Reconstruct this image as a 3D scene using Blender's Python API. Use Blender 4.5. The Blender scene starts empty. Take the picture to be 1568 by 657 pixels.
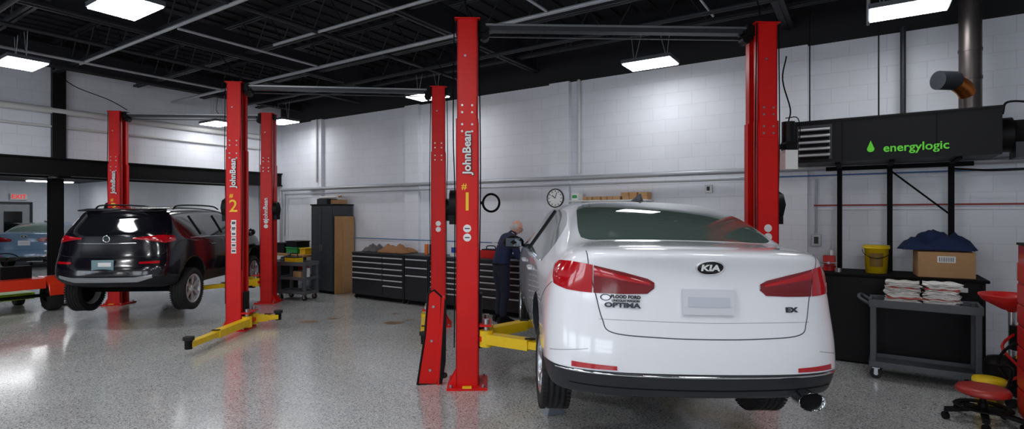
import bpy, bmesh, math, random
from mathutils import Vector, Matrix, Euler
from mathutils.bvhtree import BVHTree
random.seed(7)
sc = bpy.context.scene
try:
    sc.view_settings.view_transform = 'Standard'
except Exception:
    pass

# ------------------------------------------------------------------ materials
def lin(c):
    return tuple(((x/255.0)/12.92 if x/255.0 <= 0.04045 else (((x/255.0)+0.055)/1.055)**2.4) for x in c)
_m = {}
def mat(name, rgb, rough=0.5, metal=0.0, coat=0.0, emit=0.0, noise=0.0, nscale=20, bump=0.0, spec=0.5):
    if name in _m: return _m[name]
    m = bpy.data.materials.new(name); m.use_nodes = True
    nt = m.node_tree; b = nt.nodes['Principled BSDF']
    c = lin(rgb) + (1,)
    b.inputs['Base Color'].default_value = c
    b.inputs['Roughness'].default_value = rough
    b.inputs['Metallic'].default_value = metal
    b.inputs['Specular IOR Level'].default_value = spec
    b.inputs['Coat Weight'].default_value = coat
    b.inputs['Coat Roughness'].default_value = 0.05
    if emit > 0:
        b.inputs['Emission Color'].default_value = c
        b.inputs['Emission Strength'].default_value = emit
    if noise > 0 or bump > 0:
        tc = nt.nodes.new('ShaderNodeTexCoord')
        n = nt.nodes.new('ShaderNodeTexNoise'); n.inputs['Scale'].default_value = nscale
        n.inputs['Detail'].default_value = 5
        nt.links.new(tc.outputs['Object'], n.inputs['Vector'])
        if noise > 0:
            mx = nt.nodes.new('ShaderNodeMix'); mx.data_type = 'RGBA'
            mx.inputs[6].default_value = tuple(x*(1-noise) for x in c[:3])+(1,)
            mx.inputs[7].default_value = tuple(min(1, x*(1+noise)) for x in c[:3])+(1,)
            nt.links.new(n.outputs['Fac'], mx.inputs[0])
            nt.links.new(mx.outputs[2], b.inputs['Base Color'])
        if bump > 0:
            bp = nt.nodes.new('ShaderNodeBump'); bp.inputs['Strength'].default_value = bump
            bp.inputs['Distance'].default_value = 0.01
            nt.links.new(n.outputs['Fac'], bp.inputs['Height'])
            nt.links.new(bp.outputs['Normal'], b.inputs['Normal'])
    _m[name] = m
    return m

def block_mat(name, rgb, axis):
    m = bpy.data.materials.new(name); m.use_nodes = True
    nt = m.node_tree; b = nt.nodes['Principled BSDF']
    tc = nt.nodes.new('ShaderNodeTexCoord')
    sp = nt.nodes.new('ShaderNodeSeparateXYZ'); cb = nt.nodes.new('ShaderNodeCombineXYZ')
    nt.links.new(tc.outputs['Object'], sp.inputs[0])
    nt.links.new(sp.outputs[axis], cb.inputs[0]); nt.links.new(sp.outputs['Z'], cb.inputs[1])
    br = nt.nodes.new('ShaderNodeTexBrick')
    br.inputs['Scale'].default_value = 1; br.inputs['Brick Width'].default_value = 0.4
    br.inputs['Row Height'].default_value = 0.2; br.inputs['Mortar Size'].default_value = 0.005
    br.inputs['Mortar Smooth'].default_value = 0.8
    c = lin(rgb)
    br.inputs['Color1'].default_value = c+(1,)
    br.inputs['Color2'].default_value = tuple(x*0.97 for x in c)+(1,)
    br.inputs['Mortar'].default_value = tuple(x*0.84 for x in c)+(1,)
    nt.links.new(cb.outputs[0], br.inputs['Vector'])
    n = nt.nodes.new('ShaderNodeTexNoise'); n.inputs['Scale'].default_value = 1.3; n.inputs['Detail'].default_value = 6
    nt.links.new(tc.outputs['Object'], n.inputs['Vector'])
    mp = nt.nodes.new('ShaderNodeMapRange'); mp.inputs['To Min'].default_value = 0.88; mp.inputs['To Max'].default_value = 1.05
    nt.links.new(n.outputs['Fac'], mp.inputs['Value'])
    vm = nt.nodes.new('ShaderNodeVectorMath'); vm.operation = 'SCALE'
    nt.links.new(br.outputs['Color'], vm.inputs[0]); nt.links.new(mp.outputs[0], vm.inputs['Scale'])
    nt.links.new(vm.outputs[0], b.inputs['Base Color'])
    bp = nt.nodes.new('ShaderNodeBump'); bp.inputs['Strength'].default_value = 0.25; bp.inputs['Distance'].default_value = 0.008; bp.invert = True
    nt.links.new(br.outputs['Fac'], bp.inputs['Height']); nt.links.new(bp.outputs['Normal'], b.inputs['Normal'])
    b.inputs['Roughness'].default_value = 0.6
    return m

def floor_mat():
    m = bpy.data.materials.new('epoxy_flake_floor'); m.use_nodes = True
    nt = m.node_tree; b = nt.nodes['Principled BSDF']
    tc = nt.nodes.new('ShaderNodeTexCoord')
    v = nt.nodes.new('ShaderNodeTexVoronoi'); v.inputs['Scale'].default_value = 120
    nt.links.new(tc.outputs['Object'], v.inputs['Vector'])
    sep = nt.nodes.new('ShaderNodeSeparateColor'); nt.links.new(v.outputs['Color'], sep.inputs[0])
    cr = nt.nodes.new('ShaderNodeValToRGB'); cr.color_ramp.interpolation = 'CONSTANT'
    e = cr.color_ramp.elements
    e[0].position = 0; e[0].color = lin((112, 113, 115))+(1,)
    e[1].position = 0.12; e[1].color = lin((170, 171, 170))+(1,)
    for p, c in ((0.35, (188, 190, 189)), (0.7, (206, 208, 207)), (0.9, (226, 228, 227))):
        x = e.new(p); x.color = lin(c)+(1,)
    nt.links.new(sep.outputs[0], cr.inputs[0])
    n = nt.nodes.new('ShaderNodeTexNoise'); n.inputs['Scale'].default_value = 0.9; n.inputs['Detail'].default_value = 8; n.inputs['Roughness'].default_value = .65
    nt.links.new(tc.outputs['Object'], n.inputs['Vector'])
    mp = nt.nodes.new('ShaderNodeMapRange'); mp.inputs['To Min'].default_value = 0.68; mp.inputs['To Max'].default_value = 1.24
    nt.links.new(n.outputs['Fac'], mp.inputs['Value'])
    vm = nt.nodes.new('ShaderNodeVectorMath'); vm.operation = 'SCALE'
    nt.links.new(cr.outputs[0], vm.inputs[0]); nt.links.new(mp.outputs[0], vm.inputs['Scale'])
    nt.links.new(vm.outputs[0], b.inputs['Base Color'])
    mr = nt.nodes.new('ShaderNodeMapRange'); mr.inputs['To Min'].default_value = 0.12; mr.inputs['To Max'].default_value = 0.28
    nt.links.new(n.outputs['Fac'], mr.inputs['Value']); nt.links.new(mr.outputs[0], b.inputs['Roughness'])
    b.inputs['Specular IOR Level'].default_value = 0.75
    b.inputs['Coat Weight'].default_value = 0.5; b.inputs['Coat Roughness'].default_value = 0.12
    bp = nt.nodes.new('ShaderNodeBump'); bp.inputs['Strength'].default_value = 0.10; bp.inputs['Distance'].default_value = 0.004
    nt.links.new(sep.outputs[1], bp.inputs['Height']); nt.links.new(bp.outputs['Normal'], b.inputs['Normal'])
    return m

RED = mat('lift_red_paint', (218, 18, 16), 0.42, noise=0.10, nscale=6, spec=.35)
YEL = mat('lift_yellow_paint', (236, 196, 16), 0.4, noise=0.12, nscale=12)
BLK = mat('black_paint', (13, 13, 15), 0.5, spec=.2)
BLKM = mat('matte_black', (11, 11, 12), 0.75, spec=.15)
RUB = mat('tyre_rubber', (24, 24, 26), 0.75, bump=0.3, nscale=60)
STEEL = mat('steel', (170, 172, 175), 0.35, metal=0.9)
HANDLE = mat('drawer_handle_silver', (205, 207, 210), 0.35, metal=0.3)
CHROME = mat('chrome', (225, 227, 230), 0.08, metal=1.0)
GALV = mat('galvanised_conduit', (172, 175, 180), 0.45, metal=0.4)
GREY = mat('grey_plastic', (80, 84, 89), 0.55, noise=0.1)
DGREY = mat('dark_grey_metal', (42, 46, 52), 0.45, noise=0.08, spec=.35)
BEAMG = mat('crossbeam_grey', (60, 62, 66), 0.4, metal=0.4)
WHITE = mat('white_plastic', (232, 232, 230), 0.4)
OFFW = mat('white_pipe', (205, 206, 205), 0.45)
CEIL = mat('ceiling_black', (20, 21, 27), 0.8, noise=0.2, nscale=2)
JOIST = mat('joist_dark_paint', (30, 31, 38), 0.6)
LED = mat('led_panel', (252, 253, 255), 0.5, emit=50)
LEDW = mat('led_panel_wall_row', (252, 253, 255), 0.5, emit=20)
LEDA = mat('led_panel_annex', (252, 253, 255), 0.5, emit=22)
WOOD = mat('plywood', (176, 132, 84), 0.6, noise=0.25, nscale=5)
CARD = mat('cardboard', (178, 138, 96), 0.8, noise=0.1)
TXTW = mat('decal_white', (235, 235, 235), 0.5)
TXTY = mat('decal_yellow', (250, 205, 30), 0.5)
TXTG = mat('decal_green', (90, 200, 40), 0.5, emit=0.2)
TXTB = mat('decal_black', (22, 22, 25), 0.5)
TXTC = mat('badge_dark_chrome', (58, 62, 70), 0.3, metal=.3)
REDP = mat('red_plastic', (200, 24, 22), 0.4)
GREEN = mat('green_plastic', (30, 150, 70), 0.45)
BLUE = mat('blue_towel', (34, 48, 86), 0.95, bump=0.6, nscale=40)
LENS = mat('lamp_red_lens', (178, 8, 24), 0.12, coat=1.0)
LENS2 = mat('lamp_dark_red_lens', (118, 7, 18), 0.12, coat=1.0)
LENSW = mat('lamp_clear_lens', (224, 132, 142), 0.12, coat=1.0)
GLASS = mat('tinted_car_glass', (84, 99, 94), 0.04, coat=0.6, spec=0.8)
GLASSD = mat('dark_car_glass', (18, 20, 23), 0.06, coat=0.2, spec=0.4)

# ------------------------------------------------------------------ mesh builder
class B:
    def __init__(s):
        s.v = []; s.f = []; s.m = []; s.s = []; s.mats = []; s.M = Matrix()
    def mi(s, m):
        if m not in s.mats: s.mats.append(m)
        return s.mats.index(m)
    def add(s, vs, fs, m, smooth=False, M=None):
        T = s.M @ M if M is not None else s.M
        o = len(s.v); k = s.mi(m)
        s.v += [T @ Vector(v) for v in vs]
        for f in fs:
            s.f.append([i+o for i in f]); s.m.append(k); s.s.append(smooth)
    def box(s, c, d, m, rot=(0, 0, 0), M=None):
        x, y, z = d[0]/2, d[1]/2, d[2]/2
        vs = [(-x, -y, -z), (x, -y, -z), (x, y, -z), (-x, y, -z), (-x, -y, z), (x, -y, z), (x, y, z), (-x, y, z)]
        fs = [(0, 3, 2, 1), (4, 5, 6, 7), (0, 1, 5, 4), (1, 2, 6, 5), (2, 3, 7, 6), (3, 0, 4, 7)]
        L = Matrix.Translation(c) @ Euler(rot).to_matrix().to_4x4()
        s.add(vs, fs, m, False, L if M is None else M @ L)
    def bar(s, p1, p2, w, h, m):
        a = Vector(p1); b = Vector(p2); d = b-a; L = d.length
        zx = d.normalized(); up = Vector((0, 0, 1))
        if abs(zx.z) > .99: up = Vector((0, 1, 0))
        y = up.cross(zx).normalized(); z = zx.cross(y)
        R = Matrix((zx, y, z)).transposed().to_4x4()
        x, yy, zz = L/2, w/2, h/2
        vs = [(-x, -yy, -zz), (x, -yy, -zz), (x, yy, -zz), (-x, yy, -zz), (-x, -yy, zz), (x, -yy, zz), (x, yy, zz), (-x, yy, zz)]
        fs = [(0, 3, 2, 1), (4, 5, 6, 7), (0, 1, 5, 4), (1, 2, 6, 5), (2, 3, 7, 6), (3, 0, 4, 7)]
        s.add(vs, fs, m, False, Matrix.Translation((a+b)/2) @ R)
    def cyl(s, p1, p2, r, m, n=14, r2=None, caps=True):
        a = Vector(p1); b = Vector(p2); r2 = r if r2 is None else r2
        z = (b-a).normalized(); t = Vector((1, 0, 0)) if abs(z.x) < .9 else Vector((0, 1, 0))
        x = z.cross(t).normalized(); y = z.cross(x)
        vs = []
        for p, rr in ((a, r), (b, r2)):
            for i in range(n):
                an = 2*math.pi*i/n
                vs.append(p+x*math.cos(an)*rr+y*math.sin(an)*rr)
        s.add(vs, [(i, (i+1) % n, n+(i+1) % n, n+i) for i in range(n)], m, True)
        if caps: s.add(vs, [tuple(range(n))[::-1], tuple(range(n, 2*n))], m, False)
    def tube(s, pts, r, m, n=8):
        P = [Vector(p) for p in pts]; k = len(P)
        vs = []; x = None
        for i, p in enumerate(P):
            d = (P[min(i+1, k-1)]-P[max(i-1, 0)]).normalized()
            if x is None:
                t = Vector((0, 0, 1)) if abs(d.z) < .9 else Vector((1, 0, 0))
                x = d.cross(t).normalized()
            else:
                x = (x-d*x.dot(d)).normalized()
            y = d.cross(x)
            for j in range(n):
                an = 2*math.pi*j/n
                vs.append(p+x*math.cos(an)*r+y*math.sin(an)*r)
        fs = [(i*n+j, i*n+(j+1) % n, (i+1)*n+(j+1) % n, (i+1)*n+j) for i in range(k-1) for j in range(n)]
        s.add(vs, fs, m, True)
        s.add(vs, [tuple(range(n))[::-1], tuple(range((k-1)*n, k*n))], m, False)
    def sphere(s, c, r, m, n=16, M=None):
        if not hasattr(r, '__len__'): r = (r, r, r)
        vs = [(0, 0, -r[2])]; h = n//2
        for i in range(1, h):
            ph = -math.pi/2+math.pi*i/h
            for j in range(n):
                a = 2*math.pi*j/n
                vs.append((r[0]*math.cos(ph)*math.cos(a), r[1]*math.cos(ph)*math.sin(a), r[2]*math.sin(ph)))
        vs.append((0, 0, r[2])); fs = []
        for j in range(n): fs.append((0, 1+(j+1) % n, 1+j))
        for i in range(h-2):
            for j in range(n):
                a = 1+i*n; fs.append((a+j, a+(j+1) % n, a+n+(j+1) % n, a+n+j))
        a = 1+(h-2)*n; t = len(vs)-1
        for j in range(n): fs.append((a+j, a+(j+1) % n, t))
        T = Matrix.Translation(c)
        if M is not None: T = T @ M
        s.add(vs, fs, m, True, T)
    def lathe(s, prof, m, M=None, n=32, close=False):
        vs = []; k = len(prof)
        for i in range(n):
            a = 2*math.pi*i/n
            for r, z in prof: vs.append((r*math.cos(a), r*math.sin(a), z))
        fs = []
        for i in range(n):
            for j in range(k-1 if not close else k):
                j2 = (j+1) % k; i2 = (i+1) % n
                fs.append((i*k+j, i2*k+j, i2*k+j2, i*k+j2))
        s.add(vs, fs, m, True, M)
    def prism(s, poly, t, m, M=None):
        n = len(poly)
        vs = [(x, y, -t/2) for x, y in poly]+[(x, y, t/2) for x, y in poly]
        fs = [tuple(range(n))[::-1], tuple(range(n, 2*n))]+[(i, (i+1) % n, n+(i+1) % n, n+i) for i in range(n)]
        s.add(vs, fs, m, False, M)
    def text(s, txt, size, m, M, ext=0.002, bold=0.0):
        cu = bpy.data.curves.new('t', 'FONT'); cu.body = txt; cu.size = size; cu.align_x = 'CENTER'; cu.align_y = 'CENTER'
        cu.extrude = ext; cu.offset = bold; cu.resolution_u = 3
        ob = bpy.data.objects.new('t', cu); sc.collection.objects.link(ob)
        dg = bpy.context.evaluated_depsgraph_get(); dg.update()
        me = bpy.data.meshes.new_from_object(ob.evaluated_get(dg))
        s.add([v.co.copy() for v in me.vertices], [tuple(p.vertices) for p in me.polygons], m, False, M)
        bpy.data.objects.remove(ob); bpy.data.curves.remove(cu); bpy.data.meshes.remove(me)
    def finish(s, name, M=None, bevel=0.0, parent=None, recenter=True, fixn=True):
        M = Matrix() if M is None else M
        me = bpy.data.meshes.new(name)
        p0 = Vector((0, 0, 0))
        if recenter and parent is None:
            mn = [min(v[i] for v in s.v) for i in range(3)]; mxx = [max(v[i] for v in s.v) for i in range(3)]
            p0 = Vector(((mn[0]+mxx[0])/2, (mn[1]+mxx[1])/2, mn[2]))
        me.from_pydata([v-p0 for v in s.v], [], s.f)
        for m in s.mats: me.materials.append(m)
        for i, p in enumerate(me.polygons):
            p.material_index = s.m[i]; p.use_smooth = s.s[i]
        me.update()
        if fixn:
            bm = bmesh.new(); bm.from_mesh(me); bmesh.ops.recalc_face_normals(bm, faces=bm.faces); bm.to_mesh(me); bm.free()
        ob = bpy.data.objects.new(name, me); sc.collection.objects.link(ob)
        ob.matrix_world = M @ Matrix.Translation(p0)
        if parent is not None:
            ob.parent = parent; ob.matrix_parent_inverse = Matrix(); ob.matrix_local = M @ Matrix.Translation(p0)
        if bevel > 0:
            bv = ob.modifiers.new('bevel', 'BEVEL'); bv.width = bevel; bv.segments = 2; bv.limit_method = 'ANGLE'; bv.angle_limit = math.radians(50)
        return ob

def spline(pts, n=8):
    P = [Vector(p) for p in pts]; P = [P[0]*2-P[1]]+P+[P[-1]*2-P[-2]]
    out = []
    for i in range(1, len(P)-2):
        for j in range(n):
            t = j/n; a, b, c, d = P[i-1], P[i], P[i+1], P[i+2]
            out.append(0.5*((2*b)+(c-a)*t+(2*a-5*b+4*c-d)*t*t+(3*b-a-3*c+d)*t**3))
    out.append(P[-2]); return out

def T(x, y, z): return Matrix.Translation((x, y, z))
def RX(a): return Matrix.Rotation(math.radians(a), 4, 'X')
def RY(a): return Matrix.Rotation(math.radians(a), 4, 'Y')
def RZ(a): return Matrix.Rotation(math.radians(a), 4, 'Z')
REARTXT = RX(90)     # text facing -Y

# room frame: origin at the far-left corner of the shop, +x along the back wall, -y into the room
ROOM = T(-5.91, 13.69, 0) @ RZ(-33.3)

# ------------------------------------------------------------------ room shell
WB = block_mat('painted_block_wall_x', (228, 231, 238), 'X')
WY = block_mat('painted_block_wall_y', (224, 227, 234), 'Y')
def boxobj(name, lo, hi, m, bevel=0):
    b = B(); b.box([(lo[i]+hi[i])/2 for i in range(3)], [hi[i]-lo[i] for i in range(3)], m)
    return b.finish(name, ROOM, bevel)
boxobj('floor', (-13.2, -17.2, -0.15), (20.2, 0.2, 0), floor_mat())
boxobj('wall_back', (-13.2, 0, 0), (20.2, 0.2, 4.0), WB)
boxobj('trim_back_upper', (-13.2, 0.0, 4.0), (20.2, 0.2, 4.95), CEIL)
boxobj('wall_left', (-0.2, -17, 2.76), (0, 0, 4.5), WY)
boxobj('trim_left_upper', (-0.2, -17, 4.5), (0, 0, 4.95), CEIL)
boxobj('wall_right', (20, -17, 0), (20.2, 0, 4.95), WY)
boxobj('wall_front', (-13.2, -17.2, 0), (20.2, -17, 4.95), WB)
boxobj('wall_far_left', (-13.4, -17.2, 0), (-13.2, 0.2, 4.95), WY)
boxobj('ceiling', (-13.4, -17.2, 4.95), (20.2, 0.2, 5.1), CEIL)
boxobj('ceiling_annex', (-13.2, -17.0, 2.95), (-0.2, 0.0, 3.05), CEIL)
# added glowing door panes, unseen behind the camera, for even fill light
FILL = mat('added_fill_pane', (236, 244, 255), .3, emit=5.4)
for i, u in enumerate((2.0, 6.4, 10.8, 15.2)):
    b = B()
    for k in range(4):
        for r in range(3):
            b.box((u-1.2+k*.85, -16.985, 1.3+r*.75), (.72, .02, .6), FILL)
    b.box((u+.075, -16.99, 1.9), (3.6, .018, 3.7), OFFW)
    b.finish('fill_panes_%d' % (i+1), ROOM)
# pilasters
for i, u in enumerate((1.35, 4.45, 7.9, 11.45, 14.9)):
    boxobj('trim_%d' % (i+1), (u, -0.09, 0), (u+0.38, 0, 4.0), WB)
# black beam and columns
b = B()
b.box((-0.1, -8.5, 2.62), (0.26, 17, 0.28), BLK)
b.box((-0.1, -8.5, 2.47), (0.36, 17, 0.025), BLK); b.box((-0.1, -8.5, 2.77), (0.36, 17, 0.025), BLK)
b.finish('steel_beam', ROOM)
b = B(); b.box((-2.1, -8.5, 2.60), (0.2, 16.9, 0.16), BLK); b.finish('steel_beam', ROOM)
for v in (4.42, 10.5):
    b = B(); x = -0.5
    b.box((x, -v, 1.23), (0.012, 0.2, 2.46), BLK); b.box((x-.1, -v, 1.23), (0.014, 0.2, 2.46), BLK); b.box((x+.1, -v, 1.23), (0.014, 0.2, 2.46), BLK)
    b.box((x, -v, 0.015), (0.34, 0.34, 0.03), BLK)
    b.box((x+.2, -v, 2.44), (.5, .2, .05), BLK)
    b.box((.06, -v-.12, 3.62), (0.10, 0.2, 1.72), BLK)
    b.finish('steel_column', ROOM, 0.004)

# ceiling joists
b = B()
L0, L1 = 0.1, 19.9
for k in (-1, 1):
    b.box(((L0+L1)/2, k*.03, 4.87), (L1-L0, .04, .04), JOIST)
    b.box(((L0+L1)/2, k*.03, 4.34), (L1-L0, .04, .04), JOIST)
n = 56; st = (L1-L0)/n
for i in range(n):
    x = L0+i*st; z0, z1 = (4.34, 4.87) if i % 2 == 0 else (4.87, 4.34)
    b.cyl((x, 0, z0), (x+st, 0, z1), .011, JOIST, n=6)
jo = b.finish('roof_joist', ROOM @ T(0, -0.7, 0), recenter=False)
for i in range(1, 13):
    o = bpy.data.objects.new('roof_joist', jo.data); sc.collection.objects.link(o); o.matrix_world = ROOM @ T(0, -0.7-1.3*i, 0)
for u in (0.9, 4.1, 7.6, 11.6, 14.2):
    b = B(); b.box((u, -8.5, 4.27), (.14, 16.9, .03), JOIST); b.box((u, -8.5, 4.42), (.02, 16.9, .36), JOIST); b.box((u, -8.5, 4.6), (.14, 16.9, .03), JOIST)
    b.finish('roof_girder', ROOM)
b = B()
for i in range(66): b.box((.15+i*.3, -8.5, 4.935), (.06, 16.9, .03), CEIL)
b.finish('roof_deck_ribs', ROOM)

# conduits along ceiling
def conduit(pts, r, m, name='conduit_pipe'):
    b = B()
    for i in range(len(pts)-1):
        b.cyl(pts[i], pts[i+1], r, m, n=10)
        b.sphere(pts[i+1], r*1.15, m, n=8)
    return b.finish(name, ROOM)
conduit([(0.05, -2.6, 4.15), (19.9, -2.6, 4.15)], .026, GALV)
conduit([(2.1, -2.62, 4.15), (2.1, -14, 4.15)], .022, GALV)
conduit([(1.9, -4.8, 4.17), (19.9, -4.8, 4.17)], .022, GALV)
conduit([(5.0, -2.65, 4.16), (5.0, -4.75, 4.16)], .02, GALV)
conduit([(9.3, -2.65, 4.16), (9.3, -6.5, 4.16)], .018, GALV)
conduit([(12.5, -0.15, 4.12), (12.5, -8, 4.12)], .02, GALV)
conduit([(7.0, -4.8, 4.16), (7.0, -9, 4.16)], .016, GALV)
conduit([(3.6, -6.2, 4.2), (19.9, -6.2, 4.2)], .03, JOIST)
conduit([(0.3, -1.5, 4.18), (19.9, -1.5, 4.18)], .035, JOIST)
conduit([(5.3, -3.6, 4.2), (14.9, -3.6, 4.2)], .02, GALV)
conduit([(10.9, -1.3, 4.19), (10.9, -7.5, 4.19)], .014, GALV)
conduit([(3.2, -0.2, 4.2), (3.2, -9, 4.2)], .03, JOIST)
conduit([(6.3, -0.2, 4.2), (6.3, -9, 4.2)], .03, JOIST)
conduit([(0.07, -0.3, 3.64), (0.07, -14, 3.64)], .06, OFFW, 'wall_pipe')
conduit([(0.05, -0.3, 3.35), (0.05, -14, 3.35)], .02, OFFW, 'wall_pipe')
# back wall pipes
conduit([(0.22, -0.14, 0.9), (0.22, -0.14, 2.35), (19.5, -0.14, 2.35)], .038, GALV, 'wall_pipe')
conduit([(0.34, -0.12, 1.2), (0.34, -0.12, 2.24), (11.3, -0.12, 2.24)], .016, GALV, 'wall_pipe')
conduit([(1.6, -0.12, 2.5), (1.6, -0.12, 3.98)], .02, OFFW, 'wall_pipe')
conduit([(8.45, -0.05, 2.43), (8.45, -0.05, 3.98)], .03, OFFW, 'wall_pipe')
BAL = mat('blue_air_line', (70, 112, 165), .4); RAL = mat('red_air_line', (150, 40, 36), .4)
conduit([(2.9, -0.12, 1.22), (9.5, -0.12, 1.22)], .010, BAL, 'air_line')
conduit([(11.0, -0.12, 2.25), (15.5, -0.12, 2.25)], .010, BAL, 'air_line')
conduit([(11.9, -0.06, 1.86), (15.5, -0.12, 1.86)], .010, RAL, 'air_line')
conduit([(14.0, -0.1, 1.84), (14.0, -0.1, 1.05)], .010, RAL, 'air_line')
conduit([(11.93, -0.03, 1.49), (11.93, -0.03, 2.2)], .012, GALV)
b = B(); b.box((11.93, -0.04, 1.4), (.11, .07, .15), GALV); b.box((11.93, -.08, 1.4), (.05, .01, .09), TXTB); b.finish('electrical_box', ROOM, .004)
b = B(); b.box((10.55, -0.03, 2.12), (.1, .05, .12), OFFW); b.box((10.55, -.06, 2.12), (.04, .01, .06), TXTB); b.finish('electrical_box', ROOM, .004)
boxobj('trim_ledge', (11.9, -0.03, 1.80), (20, 0.0, 1.83), WB)

# exit sign and door in annex
b = B(); b.box((-13.13, -1.80, 2.38), (.08, .46, .22), WHITE)
b.text('EXIT', .2, mat('exit_red', (225, 30, 25), .4, emit=.6), T(-13.08, -1.80, 2.38) @ RZ(90) @ RX(90), bold=.004)
b.finish('exit_sign', ROOM)
b = B(); DG = mat('door_grey', (150, 155, 160), .5); b.box((-13.16, -1.95, 1.05), (.06, .92, 2.1), DG); b.box((-13.12, -1.95, 1.45), (.02, .5, .8), GLASSD)
for y in (-1.45, -2.45): b.box((-13.14, y, 1.07), (.1, .07, 2.16), DGREY)
b.box((-13.14, -1.95, 2.16), (.1, 1.07, .07), DGREY); b.cyl((-13.08, -2.25, 1.0), (-13.08, -2.33, 1.0), .015, STEEL)
b.finish('door_1', ROOM)

# ------------------------------------------------------------------ LED high bay lights
def led(u, v, z, m=LED, L=.66, W=.42, top=4.28):
    b = B()
    b.box((0, 0, .03), (L+.03, W+.03, .05), GREY)
    b.box((0, 0, .0), (L, W, .02), m)
    for sx in (-1, 1):
        b.cyl((sx*L*.35, 0, .05), (sx*L*.2, 0, top-z), .004, GALV, n=5)
        b.cyl((sx*L*.35, 0, .05), (sx*L*.42, 0, top-z), .004, GALV, n=5)
    b.tube(spline([(0, 0, .05), (.05, .05, .15), (-.04, 0, .3), (0, 0, top-z)], 5), .006, BLK, n=5)
    return b.finish('led_high_bay_light', ROOM @ T(u, -v, z))
for u, v, z in ((1.34, .85, 3.85), (5.92, 1.0, 3.85), (9.95, .85, 3.85), (12.84, 1.35, 3.85), (0.75, 2.0, 3.7)):
    led(u, v, z, LEDW)
for u, v, z in ((2.57, 5.7, 3.85), (6.17, 5.8, 3.85), (10.3, 6.9, 3.85), (14.0, 5.8, 3.85),
                (4.5, 9.6, 3.85), (8.6, 9.8, 3.85), (12.4, 9.8, 3.85), (16, 9.6, 3.85), (6, 13, 3.85), (10.5, 13, 3.85), (15, 13, 3.85)):  # out-of-view fixtures in this list are added for fill light
    led(u, v, z)
for u, v in ((-3.2, 1.6), (-3.2, 6.0), (-7.5, 3.5), (-8.5, 8), (-11, 1.5)):
    b = B(); b.box((0, 0, 0), (.3, 1.2, .03), LEDA); b.box((0, 0, .03), (.36, 1.26, .04), WHITE)
    b.finish('annex_ceiling_light', ROOM @ T(u, -v, 2.87))

# ------------------------------------------------------------------ wheels
def wheel_mesh(name, r, w, rim, rimmat, spokes, dark=None):
    b = B()
    hw = w/2
    prof = [(rim, -hw*.85), (rim+.03, -hw), (r-.05, -hw*1.02), (r-.015, -hw*.9), (r-.004, -hw*.78)]
    g = 4
    for i in range(g):
        x0 = -hw*.78+(2*hw*.78)*(i+.35)/g - hw*.06; x1 = x0+hw*.12
        prof += [(r, x0-.002), (r-.010, x0), (r-.010, x1), (r, x1+.002)]
    prof += [(r-.004, hw*.78), (r-.015, hw*.9), (r-.05, hw*1.02), (rim+.03, hw), (rim, hw*.85)]
    b.lathe(prof, RUB, n=56)
    for i in range(56):
        a = 2*math.pi*i/56
        for sgn in (-1, 1):
            b.box((math.cos(a)*(r-.002), math.sin(a)*(r-.002), sgn*hw*.80), (.008, .022, hw*.30), RUB, rot=(0, 0, a))
    b.lathe([(rim, -hw*.85), (rim-.012, -hw*.6), (rim-.03, 0), (rim-.012, hw*.7), (rim, hw*.85), (rim+.006, hw*.93), (rim-.012, hw*.95), (rim-.02, hw*.75), (rim-.035, -hw*.3)], rimmat, n=48)
    b.lathe([(0.0, -hw*.2), (rim-.03, -hw*.2)], BLKM, n=32)
    b.lathe([(0, hw*.1), (rim*.55, hw*.1), (rim*.55, -hw*.1)], mat('brake_disc', (120, 120, 122), .3, metal=.9), n=32)
    for i in range(spokes):
        a = 2*math.pi*i/spokes
        for off in (-.1, .1):
            p1 = Vector((math.cos(a)*.05, math.sin(a)*.05, hw*.62)); a2 = a+off
            p2 = Vector((math.cos(a2)*(rim-.012), math.sin(a2)*(rim-.012), hw*.78))
            b.bar(p1, p2, .028, .02, rimmat)
    b.lathe([(0, hw*.78), (.03, hw*.78), (.055, hw*.66), (.06, hw*.3)], rimmat, n=24)
    me = b.finish(name, None, recenter=False).data
    ob = bpy.data.objects[name]; bpy.data.objects.remove(ob)
    return me

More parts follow.
